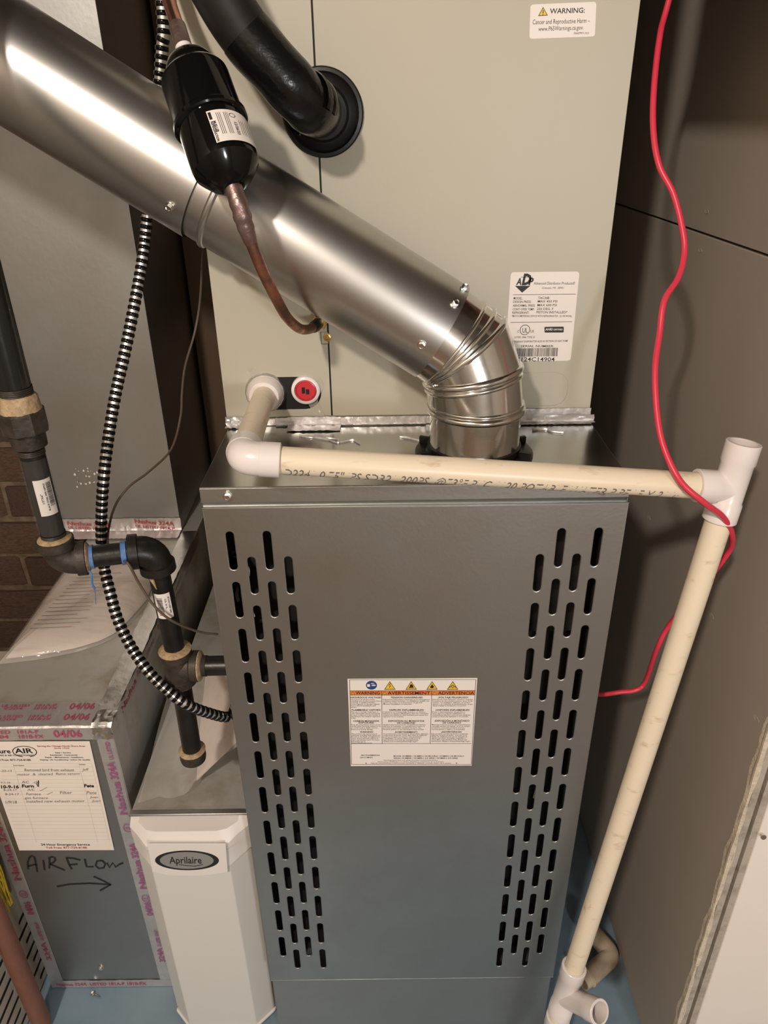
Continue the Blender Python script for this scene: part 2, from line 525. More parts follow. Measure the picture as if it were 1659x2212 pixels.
def film(name, c, alpha, rough=.15):
    m = bpy.data.materials.new(name); m.use_nodes = True; nt = m.node_tree; b = nt.nodes['Principled BSDF']; o = nt.nodes['Material Output']
    b.inputs['Base Color'].default_value = rgba(c); b.inputs['Roughness'].default_value = rough
    tc = nt.nodes.new('ShaderNodeTexCoord'); n2 = nt.nodes.new('ShaderNodeTexNoise'); n2.inputs['Scale'].default_value = 22; n2.inputs['Detail'].default_value = 3; n2.inputs['Distortion'].default_value = 1.2
    bp = nt.nodes.new('ShaderNodeBump'); bp.inputs['Strength'].default_value = .55; bp.inputs['Distance'].default_value = .006
    nt.links.new(tc.outputs['Object'], n2.inputs['Vector']); nt.links.new(n2.outputs['Fac'], bp.inputs['Height']); nt.links.new(bp.outputs[0], b.inputs['Normal'])
    t = nt.nodes.new('ShaderNodeBsdfTransparent'); mx = nt.nodes.new('ShaderNodeMixShader'); mx.inputs[0].default_value = alpha
    nt.links.new(t.outputs[0], mx.inputs[1]); nt.links.new(b.outputs[0], mx.inputs[2]); nt.links.new(mx.outputs[0], o.inputs[0])
    return m
M = {
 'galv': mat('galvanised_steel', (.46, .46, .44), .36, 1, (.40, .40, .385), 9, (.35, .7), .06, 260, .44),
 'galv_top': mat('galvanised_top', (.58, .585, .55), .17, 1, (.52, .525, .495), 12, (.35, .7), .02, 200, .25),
 'galv_duct': mat('galvanised_duct', (.47, .465, .45), .42, 1, (.40, .40, .39), 5, (.35, .7), .08, 120, .55),
 'galv_dusty': mat('dusty_galvanised', (.52, .505, .47), .40, .40, (.32, .265, .175), 9, (.48, .70), .14, 60, .6),
 'flue': mat('bright_galvanised_pipe', (.58, .58, .57), .315, 1, (.55, .55, .54), 90, (.35, .7), .008, 600, .335),
 'elbow': mat('bright_galvanised_elbow', (.80, .80, .78), .12, 1, (.72, .72, .70), 60, (.35, .7), .02, 300, .19),
 'foil': mat('foil_tape', (.66, .63, .62), .34, .62, (.55, .52, .51), 30, (.35, .7), .35, 90, .42),
 'foil_crumple': mat('crumpled_foil', (.66, .65, .63), .32, 1, None, 30, (.35, .7), .5, 40),
 'paint': mat('putty_enamel', (.46, .43, .345), .42, 0, (.44, .412, .33), 4, (.35, .7), .04, 220),
 'paint_dark': mat('putty_edge', (.20, .185, .15), .6),
 'black': mat('black_plastic', (.006, .0055, .005), .36, 0, None, 20, (.4, .6), .1, 80, spec=.35),
 'black_gloss': mat('black_enamel', (.004, .0035, .0035), .10, 0, None, spec=.32),
 'black_tape': mat('black_vinyl_tape', (.005, .0045, .0045), .24, 0, None, bump=1.0, bscale=38, spec=.45),
 'foam': mat('black_foam_insulation', (.010, .0085, .0078), .5, 0, (.018, .015, .013), 25, (.4, .7), .2, 90, spec=.35),
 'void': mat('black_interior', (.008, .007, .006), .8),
 'iron': mat('black_iron_pipe', (.008, .007, .0062), .36, 0, (.018, .015, .013), 40, (.4, .7), .15, 120, spec=.4),
 'iron_fit': mat('cast_iron_fitting', (.060, .047, .036), .5, .2, (.030, .025, .020), 60, (.4, .65), .4, 160, spec=.4),
 'dope': mat('pipe_dope', (.46, .34, .20), .6, 0, (.30, .20, .11), 120, (.4, .65), .7, 220),
 'chipped': mat('chipped_black_enamel', (.010, .010, .010), .2, 0, (.55, .46, .33), 30, (.63, .67), .1, 80),
 'blue_tape': mat('blue_thread_tape', (.06, .15, .36), .5, 0, (.10, .22, .46), 90, (.4, .6), .3, 200),
 'pvc': mat('white_pvc', (.80, .735, .71), .25, 0, (.77, .705, .675), 10, (.4, .7)),
 'pvc_old': mat('cream_pvc_pipe', (.80, .69, .53), .34, 0, (.56, .42, .27), 70, (.58, .74), .05, 90, stretch=(.35, 1, 1)),
 'pvc_dirty': mat('dusty_pvc', (.58, .47, .34), .5, 0, (.42, .32, .22), 25, (.45, .7)),
 'cap_red': mat('red_plug', (.55, .03, .045), .3),
 'copper': mat('copper', (.62, .27, .17), .33, 1, (.25, .145, .11), 35, (.38, .58), .1, 120, .5),
 'copper_pink': mat('bright_copper', (.74, .38, .29), .28, 1, (.55, .30, .24), 30, (.4, .6)),
 'brazed': mat('brazed_copper', (.30, .22, .205), .38, .8, (.22, .13, .115), 60, (.4, .65), .6, 130),
 'brass': mat('brass', (.66, .46, .19), .25, 1),
 'zinc': mat('zinc_screw', (.72, .71, .69), .22, 1),
 'armor': mat('silver_armor', (.86, .86, .86), .30, .9),
 'red_pvc': mat('red_cable_jacket', (.66, .040, .075), .36),
 'brown_wire': mat('brown_wire', (.105, .075, .055), .4),
 'paper': mat('white_label', (.80, .74, .69), .45),
 'note': mat('record_paper', (.88, .795, .71), .6, 0, (.85, .76, .67), 12, (.4, .7)),
 'ink': mat('black_ink', (.014, .012, .011), .5),
 'grey_ink': mat('grey_ink', (.16, .14, .125), .6),
 'pencil': mat('pencil_rule', (.55, .47, .40), .7),
 'red_ink': mat('red_ink', (.46, .06, .055), .6),
 'tape_ink': mat('tape_red_print', (.40, .085, .14), .5),
 'tape_ink2': mat('tape_purple_print', (.34, .10, .24), .5),
 'navy': mat('navy_print', (.02, .06, .20), .4),
 'yellow_print': mat('yellow_print', (.78, .50, .045), .4),
 'orange_print': mat('orange_print', (.72, .205, .045), .4),
 'air_door': mat('grey_plastic_door', (.70, .675, .63), .42),
 'air_trim': mat('white_plastic_trim', (.80, .745, .705), .38),
 'logo_grey': mat('logo_silver', (.33, .32, .30), .35, .3),
 'marker': mat('marker_ink', (.02, .02, .022), .45),
 'floor': mat('blue_grey_floor_paint', (.185, .270, .340), .34, 0, (.24, .32, .385), 6, (.45, .75), .12, 40, .5),
 'room_floor': mat('brown_wood_floor', (.19, .125, .078), .45, 0, (.13, .085, .055), 6, (.4, .65), stretch=(1, .15, 1)),
 'drywall': mat('grey_drywall_paper', (.40, .345, .295), .75, 0, (.37, .32, .27), 3, (.35, .7), .05, 120),
 'gypsum': mat('torn_gypsum', (.66, .575, .45), .85, 0, (.52, .44, .33), 90, (.4, .65), .8, 260),
 'grey_edge': mat('grey_board_edge', (.44, .39, .33), .8, 0, (.30, .26, .21), 60, (.45, .7), .5, 200),
 'white_wall': mat('white_wall_paint', (.86, .79, .71), .6, 0, (.83, .76, .68), 3, (.4, .7), .05, 150),
 'stud': mat('stud_metal', (.10, .095, .085), .5, .5),
 'brown_wall': mat('brown_back_wall', (.10, .062, .040), .6, 0, (.075, .046, .03), 6, (.4, .65), .1, 60),
 'wood': mat('brown_board', (.11, .07, .04), .55, 0, (.11, .07, .04), 12, (.4, .65), .1, 60, stretch=(1, 1, .12)),
 'brick': mat('dark_brick', (.085, .045, .028), .85, 0, (.045, .026, .017), 30, (.4, .65), .8, 90),
 'brick2': mat('brown_brick', (.11, .060, .036), .85, 0, (.055, .032, .02), 22, (.4, .65), .8, 80),
 'mortar': mat('tan_mortar', (.17, .12, .075), .9, 0, (.09, .062, .04), 40, (.4, .65), .6, 120),
 'room': mat('room_wall', (.34, .29, .235), .8),
 'ceil': mat('brown_joist_ceiling', (.075, .056, .042), .7, 0, (.045, .034, .025), 5, (.4, .6), stretch=(1, .2, 1)),
 'beige': mat('beige_enamel', (.56, .50, .40), .4),
 'brown_pipe': mat('brown_pipe', (.235, .098, .062), .5, 0, (.19, .078, .05), 20, (.4, .65)),
 'yellow': mat('yellow_bristle', (.78, .56, .02), .45, 0, (.5, .34, .02), 60, (.4, .6)),
 'bag_print': mat('bag_papers', (.66, .565, .49), .5, 0, (.50, .425, .36), 40, (.5, .7), stretch=(.15, 1.6, 1)),
 'film': film('clear_plastic', (.66, .62, .58), .34, .10),
 'film_thin': film('thin_clear_film', (.30, .28, .26), .10, .10),
 'film2': film('milky_plastic', (.78, .70, .63), .30, .14),
 'film_text': mat('document_paper', (.70, .58, .52), .5, 0, (.60, .50, .45), 30, (.5, .7), stretch=(1, 2, .2)),
}

# ---------------------------------------------------------------- geometry helpers
WLOC = {}
class G:
    def __init__(s): s.v = []; s.f = []
    def add(s, vs, fs):
        o = len(s.v); s.v += [Vector(p) for p in vs]; s.f += [tuple(i+o for i in f) for f in fs]; return s
    def box(s, x0, x1, y0, y1, z0, z1):
        return s.add([(x0,y0,z0),(x1,y0,z0),(x1,y1,z0),(x0,y1,z0),(x0,y0,z1),(x1,y0,z1),(x1,y1,z1),(x0,y1,z1)],
                     [(3,2,1,0),(4,5,6,7),(0,1,5,4),(1,2,6,5),(2,3,7,6),(3,0,4,7)])
    def sweep(s, path, rad, n=16, caps=True, miter=False):
        P = [Vector(p) for p in path]; m = len(P)
        R = rad if isinstance(rad, (list, tuple)) else [rad]*m
        T = []
        for i in range(m):
            a = (P[i]-P[i-1]).normalized() if i else None; b = (P[i+1]-P[i]).normalized() if i < m-1 else None
            t = a if b is None else (b if a is None else (a+b))
            T.append(t.normalized() if t.length > 1e-9 else a)
        ref = Vector((0,0,1)) if abs(T[0].z) < .9 else Vector((1,0,0))
        u = T[0].cross(ref).normalized(); vs = []
        for i in range(m):
            if i:
                q = T[i-1].rotation_difference(T[i]); u = q @ u
            u = (u-T[i]*u.dot(T[i])).normalized(); w_ = T[i].cross(u)
            k = 1; bis = None
            if miter and 0 < i < m-1:
                a = (P[i]-P[i-1]).normalized(); c = a.dot(T[i]); k = 1/max(c,.3)
                bis = (a-T[i]*a.dot(T[i])); bis = bis.normalized() if bis.length > 1e-6 else None
            for j in range(n):
                an = 2*math.pi*j/n; d = u*math.cos(an)+w_*math.sin(an)
                if bis is not None: d = d+bis*(d.dot(bis))*(k-1)
                vs.append(P[i]+d*R[i])
        fs = [(i*n+j, i*n+(j+1)%n, (i+1)*n+(j+1)%n, (i+1)*n+j) for i in range(m-1) for j in range(n)]
        if caps: fs += [tuple(reversed(range(n))), tuple(range((m-1)*n, m*n))]
        return s.add(vs, fs)
    def lathe(s, p, d, prof, n=32, caps=True):
        d = Vector(d).normalized(); p = Vector(p)
        ref = Vector((0,0,1)) if abs(d.z) < .9 else Vector((1,0,0)); u = d.cross(ref).normalized(); w_ = d.cross(u)
        m = len(prof); vs = [p+d*a+(u*math.cos(2*math.pi*j/n)+w_*math.sin(2*math.pi*j/n))*max(r,1e-5) for a, r in prof for j in range(n)]
        fs = [(i*n+j, i*n+(j+1)%n, (i+1)*n+(j+1)%n, (i+1)*n+j) for i in range(m-1) for j in range(n)]
        if caps: fs += [tuple(reversed(range(n))), tuple(range((m-1)*n, m*n))]
        return s.add(vs, fs)
    def prism(s, poly, fn, t):          # poly 2d -> fn(a, b, depth) 3d
        n = len(poly)
        return s.add([fn(a,b,0) for a,b in poly]+[fn(a,b,t) for a,b in poly], [tuple(reversed(range(n))), tuple(range(n,2*n))]+[(i,(i+1)%n,n+(i+1)%n,n+i) for i in range(n)])
    def grid(s, rows):
        n = len(rows[0]); return s.add([p for r in rows for p in r], [(i*n+j, i*n+j+1, (i+1)*n+j+1, (i+1)*n+j) for i in range(len(rows)-1) for j in range(n-1)])
    def ribbon(s, pts, w_, y):          # flat stroke on a plane y = const
        P = [Vector((a,0,b)) for a,b in pts]; L = []; R = []
        for i in range(len(P)):
            t = (P[min(i+1,len(P)-1)]-P[max(i-1,0)]).normalized(); nrm = Vector((-t.z,0,t.x))*w_/2
            L.append((P[i]+nrm)+Vector((0,y,0))); R.append((P[i]-nrm)+Vector((0,y,0)))
        return s.grid([L,R])
def mesh_of(name, g, smooth=True, angle=35):
    me = bpy.data.meshes.new(name); me.from_pydata([tuple(p) for p in g.v], [], g.f); me.update()
    bm = bmesh.new(); bm.from_mesh(me); bmesh.ops.recalc_face_normals(bm, faces=bm.faces); bm.to_mesh(me); bm.free()
    if smooth:
        me.polygons.foreach_set('use_smooth', [True]*len(me.polygons)); me.set_sharp_from_angle(angle=math.radians(angle))
    return me
def bevel(o, w_, seg=2):
    md = o.modifiers.new('bevel', 'BEVEL'); md.width = w_; md.segments = seg; md.limit_method = 'ANGLE'; return o
def tag(o, label=None, cat=None, group=None, kind=None):
    if label: o['label'] = label
    if cat: o['category'] = cat
    if group: o['group'] = group
    if kind: o['kind'] = kind
    return o
def obj(name, g, m, parent=None, smooth=True, angle=35, bev=0):
    v = g.v; lo = Vector([min(p[i] for p in v) for i in range(3)]); hi = Vector([max(p[i] for p in v) for i in range(3)])
    c = Vector(((lo.x+hi.x)/2, (lo.y+hi.y)/2, lo.z)); g2 = G(); g2.v = [p-c for p in v]; g2.f = g.f
    me = mesh_of(name, g2, smooth, angle); me.materials.append(M[m] if isinstance(m, str) else m)
    o = bpy.data.objects.new(name, me); COL.objects.link(o)
    WLOC[o.name] = c; o.location = c
    if parent: o.parent = parent; o.location = c-WLOC[parent.name]
    if any(k in name for k in ('lettering', 'print', 'writing', 'ruled_lines', 'plug_icon', 'plug_socket', 'tab_gap', 'exclamation')): o['kind'] = 'stuff'
    if bev: bevel(o, bev)
    return o
def thing(name, loc, label, cat, group=None):
    o = bpy.data.objects.new(name, None); o.empty_display_size = .05; COL.objects.link(o); o.location = loc; WLOC[o.name] = Vector(loc)
    return tag(o, label, cat, group)
def inst(name, me, loc, parent, rot=None, scale=None):
    o = bpy.data.objects.new(name, me); COL.objects.link(o); o.parent = parent; o.location = Vector(loc)-(WLOC[parent.name] if parent else Vector())
    WLOC[o.name] = Vector(loc)
    if rot is not None: o.rotation_mode = 'QUATERNION'; o.rotation_quaternion = rot
    if scale: o.scale = scale
    return o
def align(d): return Vector((0,0,1)).rotation_difference(Vector(d).normalized())
def smooth_path(pts, k=8):
    P = [Vector(p) for p in pts]; P = [P[0]*2-P[1]]+P+[P[-1]*2-P[-2]]; out = []
    for i in range(1, len(P)-2):
        a,b,c,d = P[i-1:i+3]
        for j in range(k):
            t = j/k; out.append(.5*((2*b)+(c-a)*t+(2*a-5*b+4*c-d)*t*t+(3*b-a-3*c+d)*t**3))
    return out+[P[-2]]
def fillet(pts, r, k=8):
    P = [Vector(p) for p in pts]; out = [P[0]]
    for i in range(1, len(P)-1):
        a = (P[i-1]-P[i]).normalized(); b = (P[i+1]-P[i]).normalized()
        A = P[i]+a*r; B = P[i]+b*r
        out += [A*(1-t)**2+P[i]*2*t*(1-t)+B*t*t for t in [j/k for j in range(k+1)]]
    return out+[P[-1]]
def resample(P, step):
    out = [P[0]]; acc = 0; tang = [(P[1]-P[0]).normalized()]
    for a, b in zip(P, P[1:]):
        L = (b-a).length; d = (b-a).normalized() if L > 1e-9 else tang[-1]
        while acc+L >= step:
            t = step-acc; a = a+d*t; L -= t; acc = 0; out.append(a.copy()); tang.append(d)
        acc += L
    return out, tang

# text: every string becomes filled outline geometry
_font = {}
def glyphs(s, shear=0, bold=0, res=2):
    key = (s, shear, bold, res)
    if key not in _font:
        c = bpy.data.curves.new('tmp', 'FONT'); c.body = s; c.resolution_u = res; c.shear = shear; c.offset = bold; c.fill_mode = 'FRONT'
        o = bpy.data.objects.new('tmp', c); COL.objects.link(o)
        dg = bpy.context.evaluated_depsgraph_get(); me = o.evaluated_get(dg).to_mesh()
        v = [(p.co.x, p.co.y) for p in me.vertices]; f = [tuple(p.vertices) for p in me.polygons]
        o.evaluated_get(dg).to_mesh_clear(); bpy.data.objects.remove(o); bpy.data.curves.remove(c)
        if v:
            x0 = min(a for a,b in v); x1 = max(a for a,b in v); v = [((a-x0)/max(x1-x0,1e-6), b/CAP) for a,b in v]
        _font[key] = (v, f)
    return _font[key]
CAP = 1.0
_v, _f = glyphs('H'); CAP = max(b for a,b in _v); _font.clear()
def put(g, s, fn, **k):                 # fn(u in 0..1, v in cap heights) -> point
    v, f = glyphs(s, **k); g.add([fn(a,b) for a,b in v], f); return g
def flat_text(items, y, **k):           # (string, x0, z0, x1, z1, cap height)
    g = G()
    for s,x0,z0,x1,z1,cap in items:
        put(g, s, lambda a,b: (x0+(x1-x0)*a, y, z0+(z1-z0)*a+b*cap), **k)
    return g
def plate(g, poly, y, t):               # sheet on a y = const plane, thickness toward the viewer side (-y)
    return g.prism(poly, lambda a,b,d: (a, y-d, b), t)
def rounded(poly, r, k=4):
    out = []; n = len(poly)
    for i in range(n):
        p = Vector(poly[i]).to_2d(); a = (Vector(poly[i-1]).to_2d()-p).normalized(); b = (Vector(poly[(i+1)%n]).to_2d()-p).normalized()
        A = p+a*r; B = p+b*r
        out += [tuple(A*(1-t)**2+p*2*t*(1-t)+B*t*t) for t in [j/k for j in range(k+1)]]
    return out
def disc(cx, cz, rx, rz, n=40): return [(cx+rx*math.cos(2*math.pi*i/n), cz+rz*math.sin(2*math.pi*i/n)) for i in range(n)]
def holed(outer, holes, y0, thick, bev=0):   # sheet with real holes; (a, b) -> x, z ; front face at y0
    c = bpy.data.curves.new('tmp', 'CURVE'); c.dimensions = '2D'; c.fill_mode = 'BOTH'; c.extrude = thick/2-bev; c.bevel_depth = bev; c.bevel_resolution = 2; c.offset = -bev
    for poly in [outer]+holes:
        sp = c.splines.new('POLY'); sp.points.add(len(poly)-1); sp.use_cyclic_u = True
        for p, q in zip(sp.points, poly): p.co = (q[0], q[1], 0, 1)
    o = bpy.data.objects.new('tmp', c); COL.objects.link(o); dg = bpy.context.evaluated_depsgraph_get(); me = o.evaluated_get(dg).to_mesh()
    g = G(); g.add([(p.co.x, y0+thick/2-p.co.z, p.co.y) for p in me.vertices], [tuple(p.vertices) for p in me.polygons])
    o.evaluated_get(dg).to_mesh_clear(); bpy.data.objects.remove(o); bpy.data.curves.remove(c); return g
def slot(cx, z0, z1, w_, k=6):
    r = w_/2
    return [(cx+r*math.cos(a), z1-r+r*math.sin(a)) for a in [math.pi*i/k for i in range(k+1)]]+[(cx+r*math.cos(a), z0+r+r*math.sin(a)) for a in [math.pi+math.pi*i/k for i in range(k+1)]]
def hslot(cz, x0, x1, w_, k=5):
    r = w_/2
    return [(x0+r+r*math.cos(a), cz+r*math.sin(a)) for a in [math.pi/2+math.pi*i/k for i in range(k+1)]]+[(x1-r+r*math.cos(a), cz+r*math.sin(a)) for a in [-math.pi/2+math.pi*i/k for i in range(k+1)]]
# hex screw with washer face, head along +z
def screw_mesh(r, h):
    g = G(); g.lathe((0,0,0), (0,0,1), [(0,r*1.35),(h*.22,r*1.35),(h*.25,r*.9)], 20); hx = [(r*math.cos(math.pi/3*i), r*math.sin(math.pi/3*i)) for i in range(6)]
    n = len(g.v); g.add([(a,b,h*.2) for a,b in hx]+[(a,b,h) for a,b in hx]+[(a*.7,b*.7,h) for a,b in hx]+[(a*.55,b*.55,h*.75) for a,b in hx],
        [(i,(i+1)%6,6+(i+1)%6,6+i) for i in range(6)]+[(6+i,6+(i+1)%6,12+(i+1)%6,12+i) for i in range(6)]+[(12+i,12+(i+1)%6,18+(i+1)%6,18+i) for i in range(6)]+[tuple(range(18,24))])
    me = mesh_of('hex_screw', g, True, 25); me.materials.append(M['zinc']); return me
SCREW = screw_mesh(.0036, .0045)
SCREW_BRASS = SCREW.copy(); SCREW_BRASS.materials.clear(); SCREW_BRASS.materials.append(M['brass'])
def screws(parent, lst, me=None):
    for p, d in lst: inst('screw', me or SCREW, p, parent, align(d))

# ================================================================ SETTING
def struct(name, g, m, **k): return tag(obj(name, g, m, None, **k), kind='structure')
struct('floor', G().box(-1.4, 2.1, -.55, 1.05, -.05, 0), 'floor')
struct('floor_room', G().box(-1.4, 2.1, -2.7, -.55, -.05, -.001), 'room_floor')
struct('ceiling', G().box(-1.4, 2.1, -2.7, 1.05, 2.60, 2.65), 'ceil')
struct('shade_blocker', G().box(.245, .3915, -.069, .17, 1.505, 2.60), 'brown_wall')  # unseen box added above the frame to shade the upper right wall
struct('wall_left', G().box(-1.45, -1.4, -2.7, 1.05, 0, 2.60), 'room')
struct('wall_near', G().box(-1.4, 2.1, -2.75, -2.7, 0, 2.60), 'room')
struct('wall_far_side', G().box(2.1, 2.15, -2.7, -.06, 0, 2.60), 'room')
struct('wall_back', G().box(-.700, .405, 1.0, 1.05, 0, 2.60), 'brown_wall')
# brick chimney breast beside the return duct
wb = struct('wall_brick', G().box(-1.4, -.716, .705, 1.05, 0, 2.60), 'mortar')
g = G(); g.box(-.5,.5,-.5,.5,-.5,.5)
bms = []
for s in range(4):
    me = bpy.data.meshes.new('brick'); bm = bmesh.new(); bmesh.ops.create_cube(bm, size=1); bmesh.ops.bevel(bm, geom=bm.edges[:], offset=.05, segments=1, affect='EDGES')
    for v in bm.verts: v.co += Vector((random.uniform(-.012,.012), random.uniform(-.05,.05), random.uniform(-.03,.03)))
    bm.to_mesh(me); bm.free(); me.materials.append(M['brick' if s % 2 else 'brick2']); bms.append(me)
CH = .0865; BL = .215
for r in range(0, 19):
    z = .03+CH*r+CH/2
    if z > 1.68: break
    for c in range(4):
        x1 = -.7165-c*(BL+.012)+(BL/2 if r % 2 else 0); x0 = x1-BL
        x1 = min(x1, -.7165)
        if x1-x0 < .03 or x0 < -1.39: continue
        inst('brick', bms[(r*3+c) % 4], ((x0+x1)/2, .7075+random.uniform(-.004,.004), z), wb, scale=(x1-x0, .016, CH-.014))
# brown upright boards on the back wall
tag(obj('upright_board', G().box(-.452, -.395, .955, .998, 0, 2.59), 'wood', bev=.002), 'brown wooden upright board against the dark back wall beside the tall return duct', 'board')

# right wall: two sheets of grey drywall
XW = .392
wr = struct('wall_right', G().box(XW+.013, XW+.018, -.06, 1.05, 0, 2.60), 'drywall')
obj('drywall_panel', G().box(XW, XW+.0127, -.070, .999, .006, 1.2375), 'drywall', wr, bev=.0008)
obj('drywall_panel', G().box(XW, XW+.0127, -.070, .999, 1.2405, 2.60), 'drywall', wr, bev=.0008)
dm = G(); dm.lathe((0,0,0), (0,0,1), [(0,.0045),(.0007,.0042),(.0005,.002)], 14); dm = mesh_of('screw_dimple', dm); dm.materials.append(M['grey_edge'])
for y, z in [(.3445,1.266),(.343,1.218),(.357,.807),(-.047,.7624),(.10,.80),(.10,1.266),(.10,1.21),(.36,.40)]:
    inst('screw_dimple', dm, (XW-.0001, y, z), wr, align((-1,0,0)), (.6,1.5,1))
# torn gypsum edge of that wall and the white wall of the room beyond it
rows = []
zz = 0.0
A = []; B = []; Cc = []; D = []
random.seed(3)
while zz < 2.59:
    j = .0009*math.sin(zz*37)+.0007*math.sin(zz*91+1)+random.uniform(-.0003,.0003)
    A.append((XW-.0004+min(0,j*.5), -.0640+j*2.5, zz)); B.append((XW+.0004, -.0720+j*.6, zz)); Cc.append((XW+.0048+j*1.2, -.0728+j*.2, zz)); zz += .005
struct('trim_1', G().grid([A,B,Cc]), 'gypsum', smooth=False)
struct('trim_2', G().box(XW+.0045, XW+.0129, -.0722, -.0600, 0, 2.60), 'grey_edge')
struct('trim_3', G().box(XW+.0129, XW+.020, -.058, -.030, 0, 2.60), 'stud')
struct('trim_4', G().box(XW+.0195, XW+.0275, -.0700, -.050, 0, 2.60), 'grey_edge')
ww = struct('wall_front', G().box(XW+.0275, 2.1, -.0725, -.0598, 0, 2.60), 'white_wall', bev=.0012)
obj('nail_head', G().lathe((XW+.031,-.0715,.598), (0,-1,.2), [(0,.002),(.006,.002),(.0062,.0035),(.007,.0035)], 10), 'zinc', ww)

# ================================================================ FURNACE BASE + FURNACE
ZF, ZT, HW = .18, 1.044, .2225
t = thing('plenum_box', (0,.35,0), 'low sheet metal plenum box under the slotted furnace', 'plenum')
obj('front_panel', G().box(-.2195, .2185, .003, .0045, .001, .1785), 'galv_duct', t)
obj('casing', G().box(-.2215, .2205, .0046, .70, .001, .1799), 'galv_duct', t)
fur = thing('furnace', (0,.35,ZF), 'galvanised steel furnace with long slotted vents down both sides of its door', 'furnace')
obj('side_panel', G().box(-HW+.0002, -HW+.0012, .0035, .711, ZF, ZT-.0002), 'galv', fur)
obj('side_panel', G().box(HW-.0012, HW-.0002, .0035, .711, ZF, ZT-.0002), 'galv', fur)
obj('back_panel', G().box(-HW+.0013, HW-.0013, .71, .711, ZF, ZT-.001), 'galv', fur)
obj('dark_backing', G().box(-HW+.0015, HW-.0015, .05, .70, ZF+.001, ZT-.003), 'void', fur)  # black box added behind the slots to paint in the interior shade
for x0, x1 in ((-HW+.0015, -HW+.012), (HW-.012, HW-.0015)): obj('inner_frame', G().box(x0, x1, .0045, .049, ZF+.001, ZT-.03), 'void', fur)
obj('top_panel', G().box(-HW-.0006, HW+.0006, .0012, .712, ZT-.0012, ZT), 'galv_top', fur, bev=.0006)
g = G()                                   # folded front lip of the top with its stepped return
prof = [(-.0006,ZT-.0004),(-.0010,ZT-.017),(.0002,ZT-.0175),(.0012,ZT-.0195),(.0030,ZT-.0215),(.0034,ZT-.0265),(.0046,ZT-.0265),(.0046,ZT-.0004)]
g.add([(x,y,z) for x in (-HW-.0004, HW-.0012) for y,z in prof], [tuple(range(8)), tuple(range(15,7,-1))]+[(i,(i+1)%8,8+(i+1)%8,8+i) for i in range(8)])
obj('top_lip', g, 'galv', fur, smooth=False, bev=.0005)
ZD0, ZD1 = .1805, 1.0205
slots = []
P = .06372
for s in (-1, 1):
    for ci, xx in enumerate((.1975, .1775, .1580, .1375)):
        xx = xx if s < 0 else xx-.0022
        top = .9925 if ci % 2 == 0 else .9607
        if s > 0: top -= .0018
        for k in range(12): slots.append(slot(s*xx, top-.0480-k*P, top-k*P, .0084))
door = obj('door_panel', holed([(-HW-.0003,ZD0),(HW+.0003,ZD0),(HW+.0003,ZD1),(-HW-.0003,ZD1)], slots, -.0011, .0026, .0011), 'galv', fur, angle=50)
obj('door_flange', G().box(-HW-.0003, HW+.0003, -.0014, .012, ZD1-.0008, ZD1+.0006), 'galv', fur, bev=.0003)
obj('door_flange', G().box(-HW-.0003, HW+.0003, -.0012, .004, ZD0-.0012, ZD0+.0006), 'galv', fur, bev=.0003)
screws(fur, [((-.1945,-.0011,ZT-.0095),(0,-1,0)), ((.1925,-.0011,ZT-.0095),(0,-1,0))])
# things glimpsed through the slots
pth = [(-.199+.004*math.sin(k*1.3), .022+.004*math.cos(k*.9), .86+.011*k) for k in range(14)]
obj('wire_harness', G().sweep(smooth_path(pth,4), .0045, 8), 'black_gloss', fur)
pth = [(-.194+.005*math.cos(k*1.1), .030, .86+.011*k) for k in range(14)]
obj('wire_harness', G().sweep(smooth_path(pth,4), .002, 8), 'paper', fur)
obj('gas_tube', G().sweep(smooth_path([(.168,.03,.55),(.172,.028,.60),(.176,.026,.66),(.178,.024,.70)],5), .003, 8), 'brass', fur)
for q in ((.148,.156,.030,.032,.655,.705),(.172,.177,.026,.028,.62,.668)): obj('control_tag', G().box(*q), 'paper', fur)
obj('control_box', G().box(.10,.19,.034,.048,.83,.97), 'iron', fur)
obj('ignition_module', G().box(-.135,-.10,.034,.048,.80,.885), 'iron', fur)
# flue collar
COLX, COLY = .0690, .083
g = G(); g.lathe((COLX,COLY,ZT), (0,0,1), [(0,.050),(0,.0655),(.0016,.066),(.0024,.064),(.0026,.0540),(.004,.0525),(.012,.052),(.012,.050)], 48, caps=False)
obj('flue_collar', g, 'black', fur)
for a in range(0,360,45):
    an = math.radians(a+20); c = Vector((COLX+.0575*math.cos(an), COLY+.0575*math.sin(an), ZT+.0005))
    g = G().box(-.008,.008,-.0022,.0022,0,.009); q = Matrix.Rotation(an,3,'Z'); g.v = [q@p+c for p in g.v]; obj('collar_rib', g, 'black', fur)
# warning label
FL = [(-.0793,.7900),(.0751,.7886),(.0744,.6446),(-.0803,.6465)]
lab = obj('warning_label', plate(G(), FL, -.0010, .0003), 'paper', fur, smooth=False); lab['label'] = 'white trilingual warning label with orange banner'
obj('banner', plate(G(), FURNACE_BANNER, -.00135, .0001), 'orange_print', lab, smooth=False)
g = flat_text(FURNACE_TEXT[:3], -.00160, bold=.015); v2 = flat_text(FURNACE_TEXT[3:18], -.00150, bold=.02); v3 = flat_text(FURNACE_TEXT[18:], -.00150, bold=.012, res=1)
g.add(v2.v, v2.f); g.add(v3.v, v3.f)
for a,b in FURNACE_LINES: g.ribbon([a,b], .00055, -.00148)
for cx, cz in FURNACE_ARROWS: g.add([(cx-.001,-.0015,cz+.001),(cx+.001,-.0015,cz+.001),(cx,-.0015,cz-.001)],[(0,1,2)])
obj('lettering', g, 'ink', lab, smooth=False)
ic = FURNACE_ICONS
obj('plug_symbol', plate(G(), disc(ic[0][0], ic[0][1], .0066, .0068), -.00135, .0001), 'navy', lab, smooth=False)
